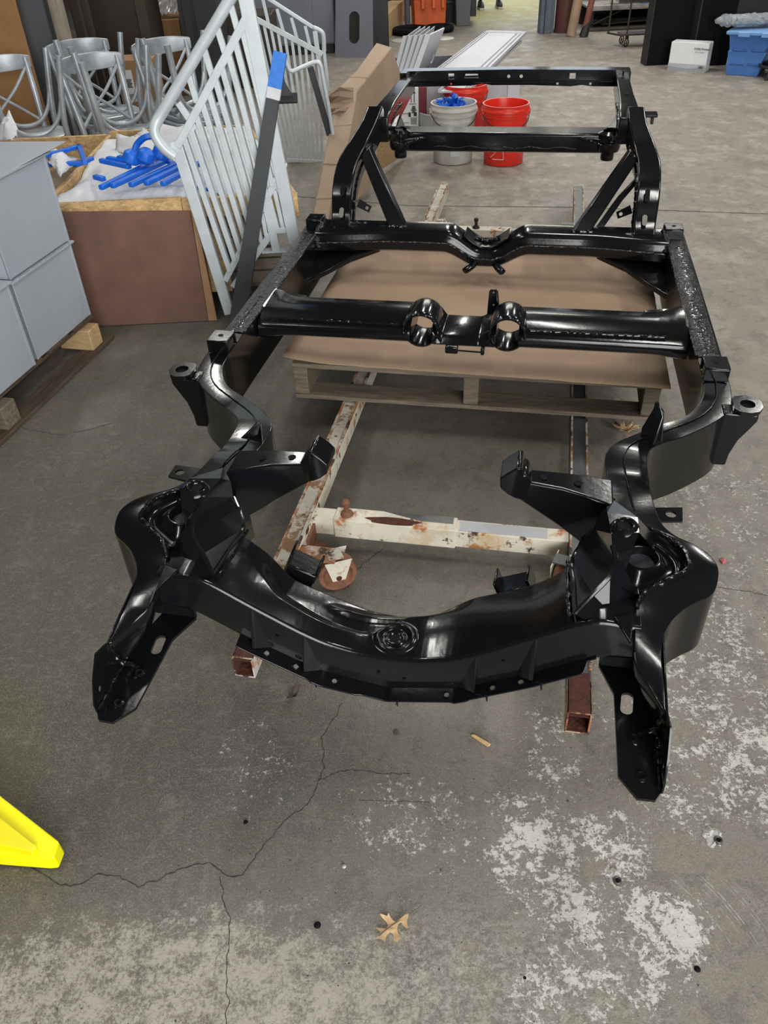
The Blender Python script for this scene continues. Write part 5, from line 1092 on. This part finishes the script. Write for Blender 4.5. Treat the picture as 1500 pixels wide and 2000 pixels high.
dm = thing('dark_machine', 'dark machine base behind the grey stand where a person stands', 'machine', gh(918, 22)); MB().box(-.12, .1, 0, .10, .7, 1.2).build('body', CHARC, dm, bevel=.01); MB().box(-.05, .07, 0, .05, .1, 1.2).build('leg', DKOLIVE, dm, bevel=.01)
# dark shelving behind orange bin
dsb = thing('dark_rack', 'dark steel rack in shadow behind the orange bin', 'rack', gh(820, 20)+V((0, .6, 0)))
MB().box(-.7, 0, 0, .75, .4, .12).build('shelf', CHARC, dsb); MB().box(-.7, 0, .5, .75, .4, .55).build('shelf', CHARC, dsb); MB().box(-.7, .38, 0, .75, .42, 1.6).build('back_sheet', CHARC, dsb)
for x in (-.7, 0, .7): MB().box(x, -.02, 0, x+.05, .03, 1.6).build('upright', DKOLIVE, dsb)
# person in the aisle
pr_ = thing('person', 'person in dark trousers and black shoes with pale soles standing in the far aisle', 'person', gh(954, 16))
def person():
    me = bpy.data.meshes.new('body'); vs = [(0, 0, .95), (-.10, 0, .90), (-.11, -.02, .50), (-.11, .02, .09), (.10, 0, .90), (.13, -.03, .50), (.15, .03, .09), (0, .01, 1.18), (0, .0, 1.42), (0, -.01, 1.52), (0, -.02, 1.66), (-.19, 0, 1.40), (-.25, -.03, 1.12), (-.20, -.25, 1.02), (.19, 0, 1.40), (.25, -.03, 1.12), (.20, -.25, 1.02)]
    es = [(0, 1), (1, 2), (2, 3), (0, 4), (4, 5), (5, 6), (0, 7), (7, 8), (8, 9), (9, 10), (8, 11), (11, 12), (12, 13), (8, 14), (14, 15), (15, 16)]
    me.from_pydata(vs, es, []); o = bpy.data.objects.new('body', me); C.objects.link(o); o.parent = pr_; me.materials.append(TROUS)
    sk_ = o.modifiers.new('skin', 'SKIN'); rad = [.14, .09, .065, .05, .09, .065, .05, .13, .12, .055, .085, .055, .042, .03, .055, .042, .03]
    for i, r_ in enumerate(rad): me.skin_vertices[0].data[i].radius = (r_, r_)
    me.skin_vertices[0].data[0].use_root = True; o.modifiers.new('sub', 'SUBSURF').levels = 1
    for x, yy in ((-.12, .0), (.15, .02)):
        sh_ = MB().loft([[V((x+wx*a, yy+y, z)) for a, z in ((-1, .025), (1, .025), (.9, .07*zz), (0, .095*zz), (-.9, .07*zz))] for y, wx, zz in ((-.20, .025, .6), (-.16, .042, .8), (-.06, .045, 1.0), (.04, .038, 1.25), (.09, .03, 1.2))]).build('shoe', SHOE, pr_, bevel=.006, sub=1)
        MB().prism([V((x+a, yy+b, .027)) for a, b in ((-.03, -.21), (.03, -.21), (.047, -.1), (.038, .1), (-.038, .1), (-.047, -.1))], [V((x+a, yy+b, 0)) for a, b in ((-.03, -.21), (.03, -.21), (.047, -.1), (.038, .1), (-.038, .1), (-.047, -.1))]).build('sole', SOLE, sh_, bevel=.004)
person()
# ================================================================ BACKGROUND RIGHT
t = thing('steel_door_post', 'blue grey steel post beside the bright rear opening', 'post', gh(1053, 66)); w_ = gh(1082, 66).x-t.location.x
MB().box(0, 0, 0, w_, .14, 3.2).build('flange', BLUEST, t, bevel=.004); MB().box(w_*.28, -.012, 0, w_*.34, 0, 3.2).build('groove_strip', CHARC, t); MB().box(w_*.78, -.01, 0, w_, 0, 3.2).build('edge_strip', CABG, t)
def cyl_thing(name, lab, cat, px, py, r, h, m_, lean=(0, 0), ring=None):
    p = gh(px, py); t = thing(name, lab, cat, p); MB().tube([(0, 0, 0), (lean[0], lean[1], h)], r, 20).build('shaft', m_, t)
    if ring: MB().tube([(0, 0, 0), (0, 0, ring)], r*1.08, 20).build('foot_ring', m_, t)
    return t
cyl_thing('brown_pipe', 'dark brown drum standing between the post and the cardboard tube', 'pipe', 1102, 62, .125, 1.5, BROWNP, ring=.03)
cyl_thing('cardboard_tube', 'tan cardboard tube leaning by the brown drum', 'tube', 1115, 70, .055, 1.6, TUBEC, (.22, .1))
t = cyl_thing('red_post', 'red oxide steel prop with dark foot leaning at the bench end', 'post', 1139, 72, .035, 1.6, REDOX, (.28, .1)); MB().tube([(0, 0, 0), (.04, .01, .14)], [.055, .04], 12).build('foot', CHARC, t)
bq = thing('work_bench', 'worn steel topped bench with clutter below', 'bench', gh(1148, 62)); q0 = bq.location; wB = 2.1; bq.scale = (1, 1, .40)
MB().box(0, .1, .56, wB, .75, .62).build('bench_top', BENCH, bq, bevel=.004); MB().box(0, .09, .50, wB, .10, .57).build('front_apron', BENCH, bq, bevel=.002)
for x in (.04, .95, wB-.08): MB().box(x, .15, 0, x+.05, .2, .56).build('leg', CHARC, bq); 
for x in (.04, .95, wB-.08): MB().box(x, .65, 0, x+.05, .7, .56).build('leg', CHARC, bq)
MB().bar((.06, .17, .1), (.45, .17, .5), .04, .02).build('brace', IRON, bq); MB().bar((.2, .17, .12), (.9, .17, .2), .05, .02).build('brace', IRON, bq)
MB().box(0, -.02, .0, wB, .12, .07).build('floor_beam', IRON, bq, bevel=.01); MB().box(.1, .3, .07, 1.0, .7, .24).build('under_clutter', CHARC, bq, bevel=.03)
MB().box(0, .76, 0, wB, .80, 1.3).build('back_sheet', CHARC, bq)
cz = thing('wrapped_sack', 'grey dusty sack lying under the bench', 'sack', q0+V((1.12, .25, .03))); cz.scale = (.6, .6, .6); mb = MB().lathe([(.001, -.22), (.09, -.17), (.11, 0), (.09, .17), (.001, .22)], (0, 0, .10), 'x', n=14); mb.build('sack_body', BENCH, cz)
dk = thing('white_meter', 'white framed grey meter on the bench', 'meter', q0+V((.30, .2, .25))); MB().box(0, 0, 0, .42, .12, .3).build('housing', CARTON, dk, bevel=.01); MB().box(.05, -.006, .03, .36, 0, .25).build('face', CARTG, dk, bevel=.004)
for i in range(4): MB().box(.08, -.01, .06+i*.04, .33, -.006, .075+i*.04).build('grille_bar', CABG, dk)
ct = thing('iron_cart', 'old iron cart with spoked casters beside the bench', 'cart', gh(1222, 92)); 
ct.scale = (.55, .55, .55); MB().box(-.12, -.05, .20, .5, .0, .23).build('shelf_edge', IRON, ct, bevel=.003); MB().bar((-.12, -.03, .21), (-.30, .35, .21), .035, .03).build('shelf_edge', IRON, ct); MB().box(-.1, 0, .20, .5, .4, .215).build('shelf', CHARC, ct)
MB().tube([(-.02, -.03, .2), (.0, -.03, 1.3)], .018, 8).build('upright', IRON, ct); MB().tube([(-.29, .33, .2), (-.29, .33, 1.3)], .018, 8).build('upright', IRON, ct)
MB().box(-.3, .0, .86, .45, .35, .9).build('cart_top', IRON, ct, bevel=.004); MB().box(-.25, -.01, .75, .4, 0, .86).build('side_rail', IRON, ct)
for (x, y) in ((0, 0), (.02, .42), (.45, .0)):
    k = bpy.data.objects.new('caster', None); C.objects.link(k); k.parent = ct; k.location = (x, y, 0); k.rotation_euler = (0, 0, R(-55))
    MB().loft([[V((.012*cos(b), (.065+.010*sin(b))*cos(a), .075+(.065+.010*sin(b))*sin(a))) for b in [2*pi*j/6 for j in range(6)]] for a in [2*pi*i/20 for i in range(20)]], loop=True).build('wheel', CHARC, k)
    sp = MB()
    for i in range(3): a = pi*i/3; sp.tube([(0, .065*cos(a), .075+.065*sin(a)), (0, -.065*cos(a), .075-.065*sin(a))], .007, 6)
    sp.build('spokes', IRON, k); MB().box(-.02, -.03, .14, .02, .03, .2).build('fork', IRON, k)
# cans
cq = q0+V((1.0, .15, .25))
for i, (dx3, m_, lab) in enumerate(((-.25, BLUEC, 'blue and white carton beside the yellow one on the bench'), (-.06, YELC, 'yellow carton at the bench end near the black boxes'))):
    t = thing('small_carton', lab, 'carton', cq+V((dx3-.1, 0, 0))); MB().box(0, 0, 0, .17, .2, .5).build('box_body', m_, t, bevel=.003); MB().box(.11, -.004, .03, .165, 0, .45).build('white_band', CARTON, t); 
# black boxes
def black_unit(x0, x1, py, Yd, lab, zt=1.1):
    a = gh(x0, py); b = gh(x1, py+2); a.y = Yd; t = thing('black_cabinet', lab, 'cabinet', (gy(x0, py, Yd).x, Yd, 0)); w = gy(x1, py, Yd).x-t.location.x
    MB().box(0, 0, 0, w, .16, zt).build('body', BLKBOX, t, bevel=.006); MB().box(-.012, -.01, 0, 0, .16, zt).build('side_trim', CHARC, t, bevel=.002); MB().box(0, -.004, .02, w-.01, 0, zt-.02).build('door', BLKBOX, t, bevel=.003); return t, w
t, w = black_unit(1262, 1343, 127, 8.75, 'left black cabinet behind the white carton'); MB().box(0, -.005, zt := .56, w, .0, .57).build('seam', CABG, t)
t, w = black_unit(1350, 1418, 129, 8.6, 'right black cabinet between the white carton and blue tote', .64); MB().box(.05, -.01, .628, w+.1, .0, .642).build('top_trim', BENCH, t)
MB().box(0, .02, .64, w+.15, .2, .66).build('lid', BLKBOX, t)
# white strip & grey bits in the gap between
a = gy(1354, 24, 9.0); MB().box(-.03, 0, -.08, .03, .01, .08).build('label_card', CARTON, None); o = bpy.data.objects['label_card']; o.location = (a.x, 9.1, a.z); tag(o, 'white tag on the dark post between black cabinets', 'tag')
a = gy(1348, 80, 9.2); t = thing('steel_shelf_post', 'dark slotted post with grey shelf ends between black cabinets', 'post', (a.x, 9.15, 0)); MB().box(-.04, 0, 0, .12, .05, 1.3).build('upright', CHARC, t)
for z in (.12, .22, .32): MB().box(-.03, -.02, z, .07, 0, z+.06).build('shelf_end', CARTG, t, bevel=.002)
# white carton
c0 = gh(1303, 137); c1 = gh(1376, 142); t = thing('white_carton', 'white carton with grey wave band standing before the black cabinets', 'carton', c0, math.atan2(c1.y-c0.y, c1.x-c0.x)); w = (c1-c0).length; hC = .235
A = [V((0, 0, 0)), V((w, 0, 0)), V((w-.01, .03, hC)), V((-.01, .03, hC))]
MB().slab(A, (0, .14, 0)).build('box_body', CARTON, t, bevel=.006)
def cpt(fx, fz, off=.003): p = A[0].lerp(A[1], fx).lerp(A[3].lerp(A[2], fx), fz); return p+V((0, -off, 0))
wv = [cpt(i/20, .16+(.07*math.exp(-((i/20-.9)/.09)**2))-.05*sin(pi*i/20)) for i in range(21)]
MB().add([cpt(0, .26, .002), cpt(1, .26, .002), cpt(1, .0, .002), cpt(0, 0, .002)], [(0, 1, 2, 3)]).build('grey_band', CARTG, t, smooth=False)
MB().add([cpt(0, .0, .004), cpt(1, .0, .004)]+wv[::-1], [tuple(range(23))]).build('dark_wave', mat('carton_wave', (.25, .27, .27), .6, var=.05), t, smooth=False)
def text_on(s_, size, p, ex, ez, m_, parent, name='lettering'):
    cu = bpy.data.curves.new('t', 'FONT'); cu.body = s_; cu.size = size; cu.extrude = .0004; cu.offset = size*.012; o = bpy.data.objects.new('t', cu); me = o.to_mesh()
    ex = ex.normalized(); ez = (ez-ex*ez.dot(ex)).normalized(); M = Matrix((ex, ez, ex.cross(ez))).transposed().to_4x4(); M.translation = p
    mb = MB().add([M @ v.co for v in me.vertices], [tuple(q.vertices) for q in me.polygons]); o.to_mesh_clear(); bpy.data.objects.remove(o); return mb.build(name, m_, parent, smooth=False)
text_on('TORK Premier', .024, cpt(.62, .76, .005), A[1]-A[0], A[3]-A[0], PRINT, t); text_on('facial tissues', .018, cpt(.66, .66, .005), A[1]-A[0], A[3]-A[0], CARTG, t); text_on('100', .03, cpt(.80, .13, .006), A[1]-A[0], A[3]-A[0], PRINT, t)
# blue tote
c0 = gh(1417, 146); c1 = gh(1478, 150); t = thing('blue_tote', 'blue plastic storage tote with ribbed sides at the right edge', 'tote', c0, math.atan2(c1.y-c0.y, c1.x-c0.x)); w = (c1-c0).length
lv = [(0, 0, 0), (.10, .012, .0), (.11, .004, .0), (.22, .02, 0), (.23, .010, 0), (.36, .030, 0), (.37, .042, 0), (.395, .045, 0)]
secs = [[V((-e, -e*.6, z*.87)), V((w+e*1.9, -e*.6, z*.87)), V((w+e*1.9, .34, z*.87)), V((-e, .34, z*.87))] for z, e, _ in lv]
MB().loft(secs).build('shell', TOTE, t, bevel=.012, seg=3)
MB().prism([V((-.06, -.045, .352)), V((w+.12, -.045, .352)), V((w+.12, .36, .352)), V((-.06, .36, .352))], [V((-.058, -.042, .325)), V((w+.118, -.042, .325)), V((w+.118, .36, .325)), V((-.058, .36, .325))]).build('rim', TOTEL, t, bevel=.006)
for z in (.09, .20): 
    for x in (.02, w-.10): MB().box(x, -.022, z, x+.12, .0, z+.012).build('moulded_rib', mat('blue_rib', (.04, .12, .36), .5), t, bevel=.003)
for x in (.05, w-.03): MB().box(x, -.065, .315, x+.10, -.03, .35).build('lid_clip', TOTEL, t, bevel=.004)
pw = thing('plastic_bundle', 'glossy clear plastic wrapped bundle lying across the blue tote', 'bundle', c0+V((0, 0, .356))); mb = MB(); secs = []
for i in range(40):
    x = -.14+.72*i/39; q = []
    for j in range(14):
        a = 2*pi*j/14; r_ = (.048+.018*mn.noise(V((i*.8, cos(a)*1.7, sin(a)*1.7))))*(1 if i > 3 else .35+.16*i); q.append(V((x, .12+r_*1.9*cos(a), .062+r_*.95*sin(a))))
    secs.append(q)
mb.loft(secs).build('film', PLAST, pw, smooth=False); MB().box(.02, .06, .02, .56, .2, .07).build('contents', CARTG, pw, bevel=.02)
# box far right and round black thing
a = gh(1440, 45); t = thing('brown_carton', 'brown carton on the dark stand behind the wrapped bundle', 'carton', gy(1462, 38, 9.2)); t.location.z = .5; MB().box(-.12, 0, 0, .22, .25, .18).build('box_body', TANB, t, bevel=.003); MB().box(-.13, -.01, .16, .23, .26, .185).build('flap', BENCH, t)
st_ = thing('dark_stand', 'dark stand holding a brown carton behind the blue tote', 'stand', (t.location.x, 9.2, 0)); MB().box(-.2, -.05, 0, .5, .4, .498).build('body', CHARC, st_, bevel=.01)
a = gh(1490, 158); t = thing('black_stool_base', 'round black metal base cut by the right edge below the tote', 'stool', a+V((.20, .10, 0)))
MB().loft([[V(((.20+.012*cos(b))*cos(a_), (.20+.012*cos(b))*sin(a_), .10+.012*sin(b))) for b in [2*pi*j/8 for j in range(8)]] for a_ in [2*pi*i/32 for i in range(32)]], loop=True).build('ring', CHARC, t)
MB().lathe([(.001, .09), (.19, .095), (.19, .085), (.001, .08)], n=24).build('plate', BLKBOX, t)
for i in range(4): a_ = R(30+90*i); MB().tube([(.18*cos(a_), .18*sin(a_), .1), (.2*cos(a_), .2*sin(a_), 0)], .012, 8).build('leg', CHARC, t)

# ================================================================ FLOOR DEBRIS, YELLOW SIGN
def flat_leaf(name, px, py, outline, size, rz, m_, lab, curl=.006):
    p = gh(px, py); t = thing(name, lab, 'leaf', p, rz); n = len(outline); mb = MB(); ring = [V((x*size, y*size, .003+curl*(abs(x)+abs(y))+.004*mn.noise(V((x*3, y*3, size*50))))) for x, y in outline]
    mb.add([V((0, 0, .002))]+ring, [(0, i+1, (i+1) % n+1) for i in range(n)]); o = mb.build('blade', m_, t); o.modifiers.new('s', 'SOLIDIFY').thickness = .0008
    MB().tube([(0, -size*.9, .006), (0, 0, .004), (0, size*1.0, .005), (size*.12, size*1.5, .004)], [.0006, .0012, .0010, .0007], 6).build('stem', LEAFD, t)
    return t
oak = [(0, -1.0), (.10, -.82), (.30, -.90), (.24, -.62), (.12, -.5), (.42, -.42), (.78, -.52), (.62, -.25), (.28, -.12), (.24, .02), (.55, .12), (.66, .30), (.48, .34), (.20, .34), (.16, .55), (.30, .72), (.10, .80), (0, 1.0), (-.12, .78), (-.30, .70), (-.16, .5), (-.20, .32), (-.55, .42), (-.70, .28), (-.42, .12), (-.22, .0), (-.34, -.14), (-.82, -.22), (-.72, -.42), (-.40, -.42), (-.14, -.52), (-.26, -.72), (-.20, -.9), (-.06, -.8)]
lo_ = [(690, 380), (683, 400), (672, 440), (682, 492), (665, 492), (640, 470), (622, 440), (600, 455), (590, 490), (598, 530), (622, 575), (605, 590), (592, 620), (575, 600), (560, 595), (562, 560), (550, 530), (530, 520), (508, 540), (495, 575), (487, 612), (468, 590), (440, 580), (415, 588), (432, 560), (450, 530), (440, 510), (410, 490), (460, 492), (500, 488), (512, 460), (495, 430), (465, 405), (445, 375), (480, 380), (508, 390), (518, 362), (535, 395), (555, 420), (580, 435), (620, 410), (655, 385)]
lc = gh(765, 1812); t = thing('oak_leaf', 'tan dried oak leaf lying nearest the camera', 'leaf', lc); lg = lambda x, y: gh(638+x/4.288, 1700+y/4.288, .004)-lc
pl = plate([(p.x, p.y) for p in (lg(x, y) for x, y in lo_)], [], .0008)
pl.v = [V((v.x, v.y, v.z+.004+.004*abs(mn.noise(V((v.x*60, v.y*60, 1))))+9*(v.x**2+v.y**2)*.6)) for v in pl.v]; pl.build('blade', LEAF, t)
MB().tube(smooth_path([lg(795, 300)+V((0, 0, .003)), lg(690, 375)+V((0, 0, .004)), lg(580, 445)+V((0, 0, .003)), lg(510, 495)+V((0, 0, .004)), lg(440, 560)+V((0, 0, .006))], 4), .0007, 6).build('stem', LEAFD, t)
flat_leaf('oak_leaf', 1220, 842, oak, .050, R(70), LEAF, 'dry tan leaf on the floor past the right end of the pallet', .02)
flat_leaf('curled_leaf', 575, 1362, [(0, -1), (.25, -.5), (.35, 0), (.25, .6), (0, 1), (-.3, .5), (-.35, 0), (-.2, -.6)], .028, R(-35), LEAFD, 'dark curled leaf below the left end of the front crossmember', .02)
p = gh(940, 1448); t = thing('wood_splinter', 'pale wood splinter on the floor below the crossmember', 'wood chip', p, R(-38)+pi/2); MB().prism([V((-.004, -.020, .006)), V((.003, -.022, .006)), V((.0035, .020, .006)), V((-.001, .026, .006))], [V((-.005, -.020, .0005)), V((.004, -.022, .0005)), V((.004, .020, .0005)), V((-.001, .026, .0005))]).build('chip', CHIP, t)
p = gh(160, 703); t = thing('wood_splinter', 'small pale splinter by the low pallet of grey boxes', 'wood chip', p, R(-40)); MB().box(-.004, -.035, 0, .004, .035, .005).build('chip', CHIP, t)
p = gh(1411, 1098); t = thing('pink_scrap', 'small pink plastic scrap right of the spring pocket', 'scrap', p, R(20)); MB().prism([V((-.008, -.008, .008)), V((.009, -.006, .004)), V((.010, .006, .008)), V((-.004, .009, .005))], [V((-.008, -.008, .0005)), V((.009, -.006, .0005)), V((.010, .006, .0005)), V((-.004, .009, .0005))]).build('scrap_body', PINK, t)
o = MB().lathe([(.001, .003), (.0055, .003), (.0068, .002), (.0068, .0), (.001, 0)], n=18).build('floor_stud', STEELC, None); o.location = gh(774, 1431); tag(o, 'small round steel stud set in the floor', 'stud')
for px, py, rr, lab in ((1205, 1722, .016, 'spalled anchor hole in the floor amid white paint'), (1402, 1643, .020, 'spalled anchor hole with white grit near the right edge')):
    t = thing('anchor_hole', lab, 'anchor hole', gh(px, py)); n = 26; mb = MB()
    ring = [V(((rr*(.9+.5*mn.noise(V((cos(a)*2, sin(a)*2, rr*99)))))*cos(a)-(.008 if rr > .018 else .002), (rr*1.2*(.9+.5*mn.noise(V((cos(a)*2, sin(a)*2, rr*33)))))*sin(a)+.010, .0008)) for a in [2*pi*i/n for i in range(n)]]
    ins = [V((p.x*.55, (p.y-.010)*.55+.010, .005+.004*mn.noise(p*300))) for p in ring]
    mb.loft([ring, ins], cap=False); mb.add(ins, [tuple(range(n))]); mb.build('spalled_grit', PAINTW, t, smooth=False)
    MB().lathe([(.0045, .006), (.0065, .0075), (.0085, .006), (.009, .0008)], n=16).build('sleeve', STEELC, t); MB().lathe([(.0001, .0062), (.0048, .0062)], n=12).build('bore', TYRE, t)
for px, py, r_, lab in ((620, 1807, .007, 'dark tarry spot left of the oak leaf'), (1362, 1893, .006, 'small black lump low at the right'), (1025, 1910, .003, 'tiny dark pebble near the bottom'), (672, 1692, .005, 'tiny white chip above the oak leaf'), (480, 1606, .005, 'dark pebble beside the long crack')):
    mb = MB().lathe([(.001, .004), (r_*.6, .0035), (r_, .0005)], n=9); o = mb.build('floor_chip', PAINTW if 'white' in lab else TYRE, None); o.location = gh(px, py); tag(o, lab, 'debris')
# yellow sign: near foot of a folding floor stand, lying along the left edge
ys = thing('yellow_floor_sign', 'bright yellow plastic sign foot entering at the lower left', 'sign', gh(60, 1690)); yo = ys.location
def yz(px, py, h): return gh(px, py, h)
T = [yz(-160, 1440, .10), yz(0, 1553, .085), yz(115, 1643, .055), yz(104, 1676, .045), yz(88, 1680, .04), yz(0, 1671, .045), yz(-160, 1655, .06)]
fl2_ = V((0, 0, -.030))
MB().prism(T, [V((p.x, p.y, max(.004, p.z-.045))) for p in T]).build('panel', YEL, ys, origin=yo, bevel=.004, seg=3)
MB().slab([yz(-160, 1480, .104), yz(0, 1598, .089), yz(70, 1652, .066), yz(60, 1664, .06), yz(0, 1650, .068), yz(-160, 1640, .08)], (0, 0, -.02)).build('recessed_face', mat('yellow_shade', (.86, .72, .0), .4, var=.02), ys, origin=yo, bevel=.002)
MB().box(-1.75, 1.00, .06, -1.08, 1.35, .48).build('unseen_shade_board', YEL, ys, origin=yo, bevel=.02)  # unseen board added beyond the frame edge to block daylight
